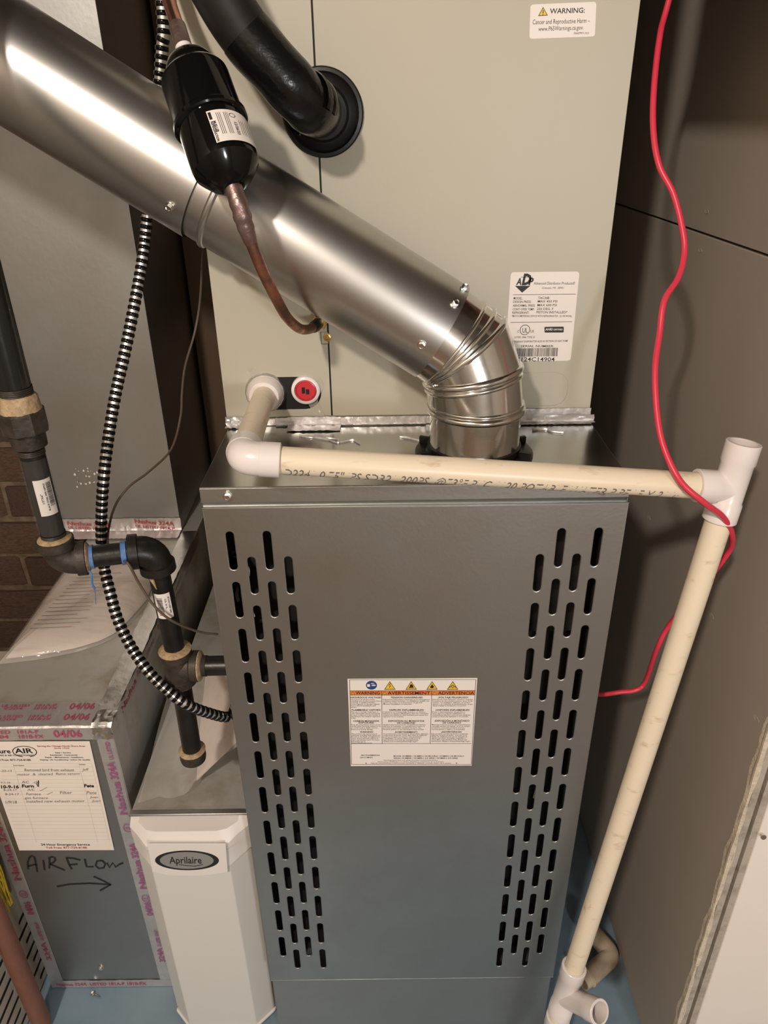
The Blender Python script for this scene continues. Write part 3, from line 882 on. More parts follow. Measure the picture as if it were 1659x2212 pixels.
g = G(); cx, cz = ic[0]
for a in [(-.0052,-.0018,-.0022,.0018),(.0002,.0030,-.0008,.0008),(-.0005,.0032,.0024,.0032)]: plate(g, [(cx+a[0],cz+a[2]),(cx+a[1],cz+a[2]),(cx+a[1],cz+a[3]),(cx+a[0],cz+a[3])], -.0015, .0001)
plate(g, [(cx+.003,cz-.0012),(cx+.0058,cz),(cx+.003,cz+.0012)], -.0015, .0001)
obj('plug_icon', g, 'paper', lab, smooth=False)
def tri(cx, cz, w_, h): return [(cx-w_,cz-h*.5),(cx+w_,cz-h*.5),(cx,cz+h*.5)]
syms = []
def bolt(g, cx, cz): g.ribbon([(cx+.001,cz+.0032),(cx-.0010,cz+.0004),(cx+.0008,cz-.0002),(cx-.0006,cz-.0032)], .0009, -.0016)
def fumes(g, cx, cz):
    for a in (-.0026,-.0013,0,.0013,.0026): g.ribbon([(cx+a,cz-.0042),(cx+a*.6+.0004,cz-.0010),(cx+a*.3,cz+.0016)], .0009, -.0016)
def flame(g, cx, cz): plate(g, [(cx-.0018,cz-.0040),(cx-.0022,cz-.0016),(cx-.0008,cz+.0002),(cx,cz+.0024),(cx+.0010,cz+.0002),(cx+.0022,cz-.0016),(cx+.0018,cz-.0040)], -.00150, .0001)
def blast(g, cx, cz):
    g.ribbon([(cx-.0042,cz-.0030),(cx-.0024,cz-.0016),(cx,cz-.0028),(cx+.0024,cz-.0016),(cx+.0042,cz-.0030)], .0011, -.0016); g.ribbon([(cx-.0018,cz-.0004),(cx,cz+.0006),(cx+.0018,cz-.0004)], .0010, -.0016)
for (cx, cz), fn in zip(ic[1:5], (bolt, fumes, flame, blast)):
    obj('hazard_outline', plate(G(), tri(cx,cz,.0068,.0130), -.00135, .0001), 'ink', lab, smooth=False)
    obj('hazard_triangle', plate(G(), tri(cx,cz-.0001,.0056,.0106), -.00147, .0001), 'yellow_print', lab, smooth=False)
    g = G(); fn(g, cx, cz); obj('hazard_icon', g, 'ink', lab, smooth=False)['kind'] = 'stuff'
for cx, cz in ic[5:]:
    obj('alert_outline', plate(G(), tri(cx,cz+.0004,.0026,.0048), -.0015, .0001), 'ink', lab, smooth=False)
    obj('alert_triangle', plate(G(), tri(cx,cz+.0003,.0019,.0034), -.0016, .0001), 'yellow_print', lab, smooth=False)
    obj('alert_mark', G().ribbon([(cx,cz-.0008),(cx,cz+.0008)], .0004, -.00175), 'ink', lab, smooth=False)

# ================================================================ EVAPORATOR COIL CABINET
YC, CZ0, CZ1, CX0, CX1, SX = .175, 1.0555, 1.95, -.2255, .2215, -.0955
coil = thing('coil_cabinet', (0,.40,ZT), 'tall putty-coloured coil cabinet with paper labels standing on the furnace top', 'cabinet')
obj('casing', G().box(CX0+.0005, CX1-.0005, YC+.0016, .685, ZT+.0102, CZ1), 'paint', coil)
obj('base_flange', G().box(CX0-.001, CX1+.002, YC-.0022, .70, ZT+.0002, ZT+.0100), 'foil', coil, bev=.001)
rr = .0205; ocx = -.1280; ocz = 1.0850
open_ = [(-.1905,ocz-rr),(ocx,ocz-rr)]+[(ocx+rr*math.cos(a), ocz+rr*math.sin(a)) for a in [-math.pi/2+math.pi*i/12 for i in range(13)]]+[(-.1905,ocz+rr)]
obj('left_panel', holed([(CX0,CZ0),(SX-.0009,CZ0),(SX-.0009,CZ1),(CX0,CZ1)], [open_], YC, .0015, .0004), 'paint', coil, angle=50)
obj('right_panel', G().box(SX+.0009, CX1, YC-.0006, YC+.0014, CZ0, CZ1), 'paint', coil, bev=.0006)
obj('seam_gap', G().box(SX-.0012, SX+.0012, YC+.0010, YC+.0016, CZ0, CZ1), 'void', coil)
obj('drain_pan', G().box(-.198, -.100, YC+.0014, YC+.0022, ocz-.024, ocz+.024), 'void', coil)
obj('fastener_tab', G().box(-.1035, SX-.0001, YC-.0012, YC-.0002, 1.1455, 1.1590), 'paint', coil, bev=.0003)
obj('tab_gap', G().box(-.1041, -.1036, YC-.0004, YC+.0001, 1.1450, 1.1595).box(-.1036, SX-.001, YC-.0004, YC+.0001, 1.1448, 1.1454), 'void', coil)
screws(coil, [((-.0962,YC-.0012,1.1531),(0,-1,0))], SCREW_BRASS)
obj('knockout', plate(G(), rounded([(.085,1.0650),(.1915,1.0650),(.1915,1.1070),(.085,1.1070)], .0205, 8), YC-.0006, .0009), 'paint', coil, smooth=False, bev=.0006)
# drain plug
g = G(); g.lathe((-.1255,YC+.001,1.0900), (0,-1,0), [(0,.0175),(.006,.0172),(.0075,.0155),(.0078,.0135),(.004,.0130)], 36, caps=False); obj('plug_ring', g, 'pvc', coil)
g = G(); g.lathe((-.1255,YC-.0030,1.0900), (0,-1,0), [(0,.0130),(.003,.0128),(.0034,.0115),(.0020,.0108),(.0020,.0001)], 32, caps=False); pg = obj('drain_plug', g, 'cap_red', coil); pg['label'] = 'red drain plug'
obj('plug_socket', G().box(-.1300,-.1262,YC-.0056,YC-.0050,1.0865,1.0940).box(-.1250,-.1212,YC-.0056,YC-.0050,1.0855,1.0915), 'void', pg)
# labels
def add_label(parent, name, poly, y, lab_txt, r=.004):
    o = obj(name, plate(G(), rounded(poly, r), y, .0003), 'paper', parent, smooth=False); o['label'] = lab_txt; return o
la = add_label(coil, 'rating_label', [(.1133,1.2234),(.1905,1.2231),(.1912,1.1208),(.1128,1.1210)], YC-.0006, 'white rating label with black triangle logo and barcode')
y = YC-.00100
g = flat_text(COIL_TEXT[:1], y, shear=.2, bold=.035); 
for part, kw in ((COIL_TEXT[1:3], dict(shear=.2, bold=.05)), (COIL_TEXT[3:5], dict(shear=.15)), (COIL_TEXT[5:], dict(bold=.01))):
    a = flat_text(part, y, **kw); g.add(a.v, a.f)
for a,b in COIL_LINES: g.ribbon([a,b], .0005, y)
g.add([(a,y,b) for a,b in COIL_TRI], [(0,1,2)])
(rx, rz), (ex, _) = COIL_RING; g.ribbon([(rx+(ex-rx)*math.cos(i*math.pi/16), rz+(ex-rx)*math.sin(i*math.pi/16)) for i in range(33)], .0007, y)
random.seed(11); (bx0,bz0),(bx1,bz1),(bx2,bz2),(bx3,bz3) = COIL_BARS; u = 0
while u < .99:
    wd = random.choice((.006,.009,.015)); g.add([(bx0+(bx1-bx0)*u,y,bz0+(bz1-bz0)*u),(bx0+(bx1-bx0)*(u+wd),y,bz0+(bz1-bz0)*(u+wd)),(bx2+(bx3-bx2)*(u+wd),y,bz2+(bz3-bz2)*(u+wd)),(bx2+(bx3-bx2)*u,y,bz2+(bz3-bz2)*u)],[(0,1,2,3)]); u += wd+random.choice((.005,.008,.012))
bp = rounded(COIL_BADGE, .0012); g.add([(a,y,b) for a,b in bp], [tuple(range(len(bp)))])
obj('lettering', g, 'ink', la, smooth=False); obj('badge_lettering', flat_text(COIL_BADGE_TEXT, y-.0001, shear=.15, bold=.02), 'paper', la, smooth=False)
lc = add_label(coil, 'caution_label', CAUTION_LABEL, YC-.0006, 'small white warning label with yellow triangle', .003)
g = flat_text(CAUTION_TEXT[:1], y, bold=.015); a = flat_text(CAUTION_TEXT[1:], y); g.add(a.v, a.f); g.add([(a,y,b) for a,b in CAUTION_TRI], [(0,1,2)])
obj('lettering', g, 'ink', lc, smooth=False)
c = Vector((sum(a for a,b in CAUTION_TRI)/3, 0, sum(b for a,b in CAUTION_TRI)/3)); obj('hazard_triangle', G().add([(c.x+(a-c.x)*.78,y-.0001,c.z+(b-c.z)*.78) for a,b in CAUTION_TRI],[(0,1,2)]), 'yellow_print', lc, smooth=False)
obj('exclamation_mark', G().ribbon([(c.x,c.z-.0006),(c.x,c.z+.0022)], .0008, y-.0002).ribbon([(c.x,c.z-.0018),(c.x,c.z-.0011)], .0008, y-.0002), 'ink', lc, smooth=False)
# crumpled foil tape along the foot of the cabinet
def foil_strip(x0, x1, z0, z1, y0, parent, amp=.0015, fold=.012, seed=1, n=60, m='foil_crumple'):
    random.seed(seed); rows = []
    for i in range(9):
        v_ = i/8; row = []
        for j in range(n+1):
            x = x0+(x1-x0)*j/n; a = amp*(random.random()-.3)
            if v_ < .4: yy = y0-fold*(1-v_/.4); zz_ = z0+.0012
            else: yy = y0; zz_ = z0+(z1-z0)*(v_-.4)/.6
            row.append((x+random.uniform(-1,1)*amp*.4, yy-a, zz_+a*.7+random.uniform(-1,1)*amp*.5*(i in (0,8))))
        rows.append(row)
    return obj('foil_tape', G().grid(rows), m, parent, angle=20)
foil_strip(-.2265, -.205, ZT+.0003, ZT+.0125, YC-.003, coil, .0022, .008, 2, 9, 'foil')
foil_strip(-.165, .02, ZT+.0003, ZT+.0108, YC-.0030, coil, .0006, .003, 3, 70, 'foil')
foil_strip(-.150, -.085, ZT+.0003, ZT+.0115, YC-.0032, coil, .0010, .020, 4, 16, 'foil')
foil_strip(.105, .222, ZT+.0003, ZT+.018, YC-.0030, coil, .0007, .010, 5, 50, 'foil')
foil_strip(.165, .227, ZT+.0003, ZT+.0100, YC-.0040, coil, .0014, .006, 6, 12, 'foil')
# smear of sealant / tape remnants on the drain opening
random.seed(9)
rows = [[(-.120+.012*j/6+.004*math.sin(i), YC-.0018-.001*random.random(), 1.106-.052*i/8) for j in range(7)] for i in range(9)]
obj('tape_scrap', G().grid(rows), 'film', coil, angle=10)
rows = [[(-.1905-.004*math.sin(j)+.02*i/6, YC-.0016-.002*random.random(), 1.118-.02*j/6-.010*i/6) for j in range(7)] for i in range(7)]
obj('tape_scrap', G().grid(rows), 'film', coil, angle=10)
random.seed(21)
for (sx, sy, n, L) in [(-.13,.135,5,.05),(-.01,.125,5,.045),(-.10,.13,4,.04),(.15,.15,3,.03)]:
    p = [(sx+L*k/n+random.uniform(-.004,.004), sy-.02*k/n+random.uniform(-.006,.006), ZT+.0012) for k in range(n+1)]
    obj('sealant_smear', G().sweep(smooth_path(p,3), [.0006+.0014*random.random() for _ in range(n*3+1)], 6), 'foil', fur)

# ================================================================ FLUE PIPE
fl = thing('flue_pipe', (COLX,COLY,ZT), 'shiny galvanised flue pipe with segmented elbow rising from the furnace collar', 'pipe')
R = .0512
Pd = Vector((-.4195,.038,.2572)).normalized()
S0 = Vector((.0334,.0895,1.1762)); PA = Vector((COLX,COLY,ZT+.0530)); PB = Vector((.0640,.0845,1.1345)); PC = S0-Pd*.0255+Vector((0,0,-.0045)); JT = Vector((-.2230,.1128,1.3335))-Pd*.024
up_ = Vector((0,0,1)); dB = (PC-PB).normalized()
def ring_at(p, nrm, r=R, tube=.0032, n=48):
    nrm = nrm.normalized(); ref = Vector((1,0,0)) if abs(nrm.x) < .8 else Vector((0,1,0)); u = nrm.cross(ref).normalized(); v_ = nrm.cross(u); g = G()
    pts = [p+(u*math.cos(2*math.pi*i/n)+v_*math.sin(2*math.pi*i/n))*r for i in range(n)]
    vs = []; k = 10
    for q in pts:
        d = (q-p).normalized()
        for j in range(k): a = 2*math.pi*j/k; vs.append(q+d*tube*math.cos(a)+nrm*tube*1.15*math.sin(a))
    return g.add(vs, [(i*k+j, i*k+(j+1)%k, ((i+1)%n)*k+(j+1)%k, ((i+1)%n)*k+j) for i in range(n) for j in range(k)])
def gore(p0, n0, p1, n1, r, steps=2):
    ax = (p1-p0).normalized(); ref = Vector((0,1,0)); u = ax.cross(ref).normalized(); v_ = ax.cross(u); rows = []
    for i in range(49):
        a = 2*math.pi*i/48; d = (u*math.cos(a)+v_*math.sin(a))*r; row = []
        for (p, n_) in ((p0,n0),(p1,n1)):
            q = p+d; row.append(q+ax*((p-q).dot(n_)/ax.dot(n_)))
        rows.append([row[0].lerp(row[1], k/4) for k in range(5)])
    return G().grid(rows)
nB = (up_+dB).normalized(); nC = (dB+Pd).normalized()
obj('elbow_segment', gore(Vector((COLX,COLY,ZT+.002)), up_, PA, up_, R-.0012), 'elbow', fl)
obj('elbow_segment', gore(PA, up_, PB, nB, R), 'elbow', fl)
obj('elbow_segment', gore(PB, nB, PC, nC, R), 'elbow', fl)
obj('elbow_segment', gore(PC, nC, S0+Pd*.012, Pd, R+.0002), 'elbow', fl)
obj('bead', ring_at(PA, up_), 'elbow', fl); obj('bead', ring_at(PA+up_*.0065, up_, R-.0004, .002), 'elbow', fl)
def bead_plane(p, n_, ax, **k):
    return ring_at(p, n_, **k)
aD = (S0+Pd*.012-PC).normalized(); aB = (PA-PB).normalized()
obj('bead', ring_at(PB, nB, R*1.012), 'elbow', fl); obj('bead', ring_at(PB+aB*.0075, nB, R*1.004, .0022), 'elbow', fl)
obj('bead', ring_at(PC, nC, R*1.012), 'elbow', fl); obj('bead', ring_at(PC+aD*.0080, (nC+aD).normalized(), R*1.008, .0024), 'elbow', fl); obj('bead', ring_at(PC+aD*.0150, aD, R*1.004, .0018), 'elbow', fl)
def pipe_between(a, b, r0, r1=None, n=64, k=24):
    r1 = r1 or r0; d = b-a
    return G().lathe(a, d, [(d.length*i/k, r0+(r1-r0)*i/k) for i in range(k+1)], n, caps=False)
START = S0+Pd*.004
obj('pipe_section', pipe_between(START, JT, R+.0022, R+.0008), 'flue', fl)
obj('bead', ring_at(JT-Pd*.020, Pd, R+.0006, .0030), 'flue', fl)
END = JT+Pd*1.02
obj('pipe_section', pipe_between(JT-Pd*.002, END, R+.0034, R+.0030), 'flue', fl)
def on_pipe(p, ang, r):  # ang measured round the axis from the camera side
    side = Vector((0,-1,0)); side = (side-Pd*side.dot(Pd)).normalized(); oth = Pd.cross(side)
    d = side*math.cos(ang)+oth*math.sin(ang); return p+d*r, d
def flue_screw(s, ang, r): 
    p, d = on_pipe(S0+Pd*s, ang, r); inst('screw', SCREW, p, fl, align(d))
JS = (JT-S0).length
for s, a, r in [(.012,.78,R+.0018),(.020,-.22,R+.0018),(.010,1.30,R+.0018),(JS+.012,-.50,R+.0034)]: flue_screw(s, a, r)
obj('seam', G().sweep([on_pipe(S0+Pd*(.004+.012*i), -2.2, R+.0022)[0] for i in range(25)], .0012, 6), 'flue', fl)
for q, a in ((.35,-.9),(.75,-.6)):
    side = Vector((0,-1,0)); p = PB.lerp(PC,q); d = (side-dB*side.dot(dB)).normalized(); d = (d*math.cos(a)+dB.cross(d)*math.sin(a)).normalized(); inst('rivet', SCREW, p+d*(R+.0002), fl, align(d), (.5,.5,.4))

# ================================================================ LIQUID LINE WITH FILTER DRIER
ll = thing('liquid_line', (-.107,.17,1.17), 'copper line with a glossy black filter drier hanging in front of the flue pipe', 'refrigerant line')
D0 = Vector((-.1990,.0703,1.4285)); D1 = Vector((-.1560,-.0020,1.3262)); ax = (D1-D0); DL = ax.length; ax.normalize()
RD = .0298
pr = [(0,.0070),(.001,.0085),(.004,.0155),(.008,.0195),(.014,.0222),(.019,.0232),(.0205,.0245),(.0225,.0275),(.0255,RD-.0004),(.029,RD),(DL*.50,RD),(DL*.505,RD+.0014),(DL*.515,RD+.0024),(DL*.54,RD+.0024),(DL*.55,RD+.0012),(DL*.555,RD-.0007),(DL-.024,RD-.0007),(DL-.019,RD-.0016),(DL-.015,RD-.0045),(DL-.006,.0180),(DL-.001,.0110),(DL,.0085)]
dr = obj('filter_drier', G().lathe(D0, ax, pr, 56), 'black_gloss', ll, angle=25)
ua = ax.cross(Vector((0,0,1))).normalized(); va = ax.cross(ua).normalized()
tocam = (Vector((-.0315,-.6822,1.3742))-D0.lerp(D1,.7)).normalized(); tocam = (tocam-ax*tocam.dot(ax)).normalized(); side = ax.cross(tocam)
if side.x < 0: side = -side
def dpt(s, th, r): return D0+ax*s+(tocam*math.cos(th)+side*math.sin(th))*r
s0, s1, th0, th1 = DL*.605, DL*.825, -.02, 1.45
rows = [[dpt(s0+(s1-s0)*i/6, th0+(th1-th0)*j/16, RD+.0001) for j in range(17)] for i in range(7)]
dl = obj('drier_label', G().grid(rows), 'paper', dr); dl['label'] = 'white label on the drier'
g = G()
for s_, th, cap, a0, a1, b in [('MUELLER',.10,.0020,.34,.70,.03),('REFRIGERATION',.03,.0020,.34,.97,.03),('12/26/23',.68,.0026,.40,.80,.02)]:
    put(g, s_, lambda a,b_: dpt(s0+(s1-s0)*(a0+(a1-a0)*a), th0+th+(b_)*cap/RD, RD+.0003), bold=b)
for th in (.24,.29,.34,.45,.50,.55,.86,.93,1.0,1.1,1.2):
    g.grid([[dpt(s0+(s1-s0)*a, th0+t_, RD+.0003) for a in (.1+.2*(th>.6),.3,.5,.7,.78)] for t_ in (th, th+.014)])
g.grid([[dpt(s0+(s1-s0)*a, th0+t_, RD+.0003) for a in (.05,.15,.28)] for t_ in (.03,.11)])
n_ = 24; g.grid([[dpt(s0+(s1-s0)*(.18+.07*k_*math.cos(2*math.pi*i/n_)), th0+.70+.10*k_*math.sin(2*math.pi*i/n_), RD+.0003) for i in range(n_+1)] for k_ in (1,.82)])
obj('lettering', g, 'ink', dl, smooth=False)
topp = smooth_path([(-.262,.16,2.4),(-.258,.158,1.9),(-.246,.150,1.60),(-.2265,.130,1.5000),(-.2190,.1168,1.4736),(-.2110,.0985,1.4555),(-.2040,.0830,1.4400),tuple(D0+ax*.003)],6)
obj('copper_tube', G().sweep(topp, .0061, 20), 'copper_pink', ll)
c0 = Vector((-.2093,.0945,1.4515)); obj('coupling', G().sweep([c0, D0+ax*.004], [.0075,.0072], 20), 'brazed', ll)
obj('white_collar', G().sweep([D0-ax*.0075, D0+ax*.003], [.0073,.0071], 20), 'pvc', ll)
low = smooth_path([tuple(D1-ax*.004),(-.1515,-.0075,1.3120),(-.1490,-.0060,1.2980),(-.1448,-.0010,1.2790),(-.1390,.0110,1.2540),(-.1318,.0300,1.2270),(-.1262,.0560,1.2035),(-.1190,.0920,1.1840),(-.1120,.1270,1.1745),(-.1060,.1530,1.1730),(-.1035,.1742,1.1735)],6)
obj('copper_tube', G().sweep(low, .0052, 20), 'copper', ll)
obj('coupling', G().sweep(low[0:18], [.0078,.0079,.0078,.0077,.0078,.0082,.0078,.0074,.0078,.0083,.0080,.0072,.0074,.0076,.0070,.0066,.0064,.0058], 20), 'brazed', ll)
obj('braze_joint', G().sweep(low[50:59], [.0056,.0064,.0066,.0066,.0066,.0066,.0066,.0064,.0058], 20), 'iron', ll)
obj('brass_nut', G().lathe((-.1035,.158,1.1735), (0,1,0), [(0,.0075),(.002,.0095),(.010,.0095),(.010,.008),(.017,.008)], 6), 'brass', ll, smooth=False)

# ================================================================ SUCTION LINE
su = thing('suction_line', (-.091,.17,1.384), 'thick black insulated suction line wrapped in tape ending at a round black grommet', 'refrigerant line')
sp = [Vector((-.330,.06,2.4)), Vector((-.320,.06,1.90)), Vector((-.290,.062,1.70)), Vector((-.2450,.066,1.61))]+smooth_path([(-.2000,.072,1.5420),(-.1690,.080,1.4780),(-.1490,.0850,1.4450),(-.1230,.0880,1.4165),(-.1040,.0960,1.3960),(-.0945,.118,1.3870),(-.0925,.150,1.3845),(-.0920,.174,1.3840)],6)
random.seed(5)
obj('insulation', G().sweep(sp[:24], .0238, 28), 'foam', su)
tw = [.0245+.0004*math.sin(k*.9)+(.0006 if k > 14 else 0) for k in range(len(sp)-16)]
tw = [r if k < 18 else r*(1-.012*(k-18)) for k, r in enumerate(tw)]
obj('tape_wrap', G().sweep(sp[16:], tw, 28), 'black_tape', su, angle=25)
for i, (k, L) in enumerate([(31,.025),(35,.02)]):   # loose tape folds
    p = Vector(sp[k]); d = (Vector(sp[k+1])-p).normalized(); s_ = d.cross(Vector((0,-1,.3))).normalized(); o_ = s_.cross(d)
    if o_.y > 0: o_ = -o_
    rows = [[p+d*(L*(j/6-.5))+(o_*math.cos(a)+s_*math.sin(a))*(.0262+.0012*math.sin(j*1.7+i)) for j in range(7)] for a in [(-1.2+.22*q+.5*i*(-1)**i) for q in range(8)]]
    obj('tape_flap', G().grid(rows), 'black_tape', su, angle=15)
obj('grommet', G().lathe((-.0895,YC-.0004,1.3835), (0,-1,0), [(0,.0415),(.003,.0415),(.0048,.0400),(.0052,.0370),(.0040,.0350),(.0055,.0330),(.0075,.0270),(.012,.0245)], 56), 'black', su)

# ================================================================ RETURN DUCT, BOOT, AIR CLEANER
BX0, BX1, BY, BZ = -.645, -.4235, .095, .628
trunk = thing('return_duct', (-.58,.80,BZ), 'tall galvanised rectangular return duct rising behind the black gas pipe', 'duct')
obj('duct_wall', G().box(-.7030, -.4570, .660, .985, BZ+.0005, 2.58), 'galv_duct', trunk, bev=.001)
g = foil_strip(-.702, -.456, BZ+.001, BZ+.030, .6585, trunk, .0012, .035, 12, 60, 'foil'); 
obj('tape_print', flat_text([('Nashua 324A',-.69,BZ+.018,-.60,BZ+.012,.008),('UL LISTED 181A-P',-.69,BZ+.009,-.61,BZ+.003,.006),('Nashua 324A',-.55,BZ+.020,-.47,BZ+.012,.009),('UL LISTED 181A-P',-.55,BZ+.010,-.47,BZ+.002,.006)], .6560, bold=.02), 'red_ink', trunk, smooth=False)
g = G(); random.seed(41)
for k in range(26):
    q = random.random()**2; cx_ = -.655+.05*random.random(); cz_ = .775-.05*random.random(); r_ = .0006+.0018*q
    g.add([(cx_+r_*math.cos(i*math.pi/4), .6590, cz_+r_*1.3*math.sin(i*math.pi/4)) for i in range(8)], [tuple(range(8))])
obj('paint_spatter', g, 'paper', trunk, smooth=False)['kind'] = 'stuff'
boot = thing('return_boot', (-.534,.4,0), 'low galvanised return air boot marked AIRFLOW with foil-taped edges', 'duct')
obj('front_panel', G().box(BX0+.001, BX1-.001, BY, BY+.002, .001, BZ-.001), 'galv_duct', boot, bev=.0008)
obj('casing', G().box(BX0+.001, BX1-.001, BY+.002, .945, .001, BZ-.0012), 'galv_dusty', boot, bev=.001)
g = G()
for pl_ in AIRFLOW: g.ribbon(pl_, .0031, BY-.0006)
ms = obj('marker_writing', g, 'marker', boot, smooth=False); ms['label'] = 'handwritten AIRFLOW and arrow'
# foil tape strips wrapped on the edges
def strip(name, pts, parent, m='foil'): return obj(name, G().grid(pts), m, parent, angle=20)
random.seed(14)
def jit(a): return random.uniform(-a, a)
def vstrip(x, wx, z0, z1, wrapx, n=26):     # strip folded round a vertical front corner; x is the corner
    s = -1 if wrapx > x else 1
    rows = []
    for i in range(n+1):
        z = z0+(z1-z0)*i/n; j = jit(.0005)
        rows.append([(x+s*wx, BY-.0006, z), (x+s*wx*.5, BY-.0008+jit(.0002), z), (x+s*.0005, BY-.0010+j*.4, z), (x-s*.0010, BY+.0005, z+jit(.001)), (x-s*.0010+j*.3, BY+.026, z), (x-s*.0008, BY+.045, z)])
    return rows
strip('foil_tape', vstrip(BX1, .0235, .002, BZ+.0005, BX1+1), boot)
strip('foil_tape', vstrip(BX0, .0235, .002, BZ+.0005, BX0-1), boot)
rows = [[(BX0-.0005+(BX1-BX0+.001)*j/30, a+jit(.0004), b+jit(.0003)) for j in range(31)] for a, b in [(BY-.0011,BZ-.024),(BY-.0013,BZ-.012),(BY-.0013,BZ-.0015),(BY+.0008,BZ+.0008),(BY+.012,BZ+.0007),(BY+.028,BZ+.0007),(BY+.050,BZ+.0005)]]
strip('foil_tape', rows, boot)
rows = [[(BX0+(BX1-BX0)*j/30, BY-.0010+jit(.0004), b) for j in range(31)] for b in (.0015,.008,.016,.022)]
strip('foil_tape', rows, boot, 'foil')
rows = [[(a+jit(.001), BY+.02+.54*j/40, b+jit(.001)) for j in range(41)] for a, b in [(BX1-.030,BZ+.0005),(BX1-.014,BZ+.0010),(BX1-.001,BZ+.0008),(BX1+.0008,BZ-.001),(BX1+.0008,BZ-.014),(BX1+.0006,BZ-.026)]]
strip('foil_tape', rows, boot, 'foil_crumple')
random.seed(31)   # crumpled corner patch
rows = [[(BX1-.026+.028*j/8+jit(.0012), BY-.0022+jit(.0014)+(0 if i < 5 else .006*(i-4)), BZ-.022+.0052*min(i,5)+jit(.001)) for j in range(9)] for i in range(10)]
strip('foil_patch', rows, boot, 'foil_crumple')
def vtext(s, x, z0, z1, cap, y): return lambda a,b: (x-b*cap, y, z0+(z1-z0)*a)
g = G(); g2 = G()
yy = BY-.0022
for s_, z0, z1, cap in [('324A',.085,.135,.008),('UL LISTED 181A-P',.142,.190,.006),('04/06',.212,.245,.011),('Nashua',.300,.385,.011),('324A',.392,.435,.011),('UL LISTED 181A-P',.440,.490,.006),('04/06',.50,.535,.011)]:
    put(g, s_, vtext(s_, BX0+.018, z0, z1, cap, yy), bold=.02)
for s_, z0, z1, cap in [('324A',.075,.115,.009),('UL LISTED 181A-P',.120,.165,.006),('04/06',.205,.240,.010),('Nashua',.275,.345,.010),('324A',.35,.385,.010),('Nashua',.450,.520,.011),('324A',.525,.560,.011),('UL LISTED',.565,.600,.006)]:
    put(g2, s_, vtext(s_, BX1-.006, z0, z1, cap, yy), bold=.02)
for (z, x) in ((.265,BX0+.0125),(.42,BX1-.011),(.25,BX1-.011)):
    (g if x < -.5 else g2).ribbon([(x+.0065*math.cos(i*math.pi/12), z+.0085*math.sin(i*math.pi/12)) for i in range(25)], .0012, yy)
    put(g if x < -.5 else g2, 'UL', vtext('UL', x+.004, z-.004, z+.004, .008, yy), bold=.02)
for s_, x0, x1, z, cap in [('324A',-.64,-.605,BZ-.018,.012),('LISTED',-.600,-.565,BZ-.010,.006),('9204',-.595,-.570,BZ-.019,.006),('181A-P',-.555,-.525,BZ-.010,.006),('181B-FX',-.555,-.520,BZ-.019,.006),('04/06',-.505,-.465,BZ-.018,.013)]:
    put(g, s_, lambda a,b: (x0+(x1-x0)*a, BY-.0024, z+b*cap), bold=.02)
for y_, sgn in ((BY+.012,1),(BY+.034,1)):
    for s_, x0, x1, dy, cap in [('324A',-.64,-.600,0,.011),('UL LISTED',-.595,-.555,.006,.005),('9204',-.590,-.562,0,.005),('181A-P',-.545,-.515,.006,.005),('181B-FX',-.545,-.512,0,.005),('04/06',-.495,-.458,0,.012)]:
        put(g, s_, lambda a,b: (x0+(x1-x0)*a, y_+dy+b*cap, BZ+.0014), bold=.02)
for k in range(2):
    for s_, y0, y1, cap in [('Nashua',.14,.21,.010),('324A',.22,.25,.010),('UL LISTED 181A-P',.26,.31,.006)]:
        put(g, s_, lambda a,b: (BX1+.0014, y0+(y1-y0)*a+k*.2, BZ-.018+b*cap), bold=.02)
obj('tape_print', g, 'tape_ink', boot, smooth=False); obj('tape_print', g2, 'tape_ink2', boot, smooth=False)
obj('tape_print', flat_text([('Nashua 324A  LISTED 181A-P 181B-FX',BX0+.01,.007,BX1-.05,.007,.008)], BY-.0018, bold=.02), 'tape_ink', boot, smooth=False)
screws(boot, [((-.545,BY-.0002,.060),(0,-1,0))])

# service record
nt_ = thing('service_record', (-.536,BY-.001,.37), 'cream service record sheet with ruled handwritten lines stuck on the boot', 'paper sheet')
sh = [(-.6115,.6035),(-.4570,.6015),(-.4647,.3702),(-.6132,.3723)]
obj('sheet', plate(G(), sh, BY-.0016, .0003), 'note', nt_, smooth=False)
y = BY-.0023
g = flat_text(NOTE_BLACK[:2], y, bold=.02); a = flat_text(NOTE_BLACK[2:], y, bold=.015); g.add(a.v, a.f)
(ox, oz), (oxr, _), (_, ozt) = NOTE_OVAL; rx_, rz_ = oxr-ox, ozt-oz
g.ribbon([(ox+rx_*math.cos(i*math.pi/20), oz-.001+rz_*1.0*math.sin(i*math.pi/20)) for i in range(-8,29)], .0012, y)
obj('printed_lettering', g, 'ink', nt_, smooth=False); obj('red_lettering', flat_text(NOTE_RED, y, bold=.015), 'red_ink', nt_, smooth=False)
g = flat_text(NOTE_HAND, y, shear=.25); 
for pl_ in NOTE_TICKS[1:]: g.ribbon(pl_, .0007, y)
obj('handwriting', g, 'grey_ink', nt_, smooth=False)
g = flat_text(NOTE_BOLD, y-.0001, shear=.2, bold=.03); g.ribbon(NOTE_TICKS[0], .0016, y); obj('bold_handwriting', g, 'ink', nt_, smooth=False)
g = G()
for a,b in NOTE_RULES+NOTE_COLS: g.ribbon([a,b], .00035, y+.0002)
obj('ruled_lines', g, 'pencil', nt_, smooth=False)

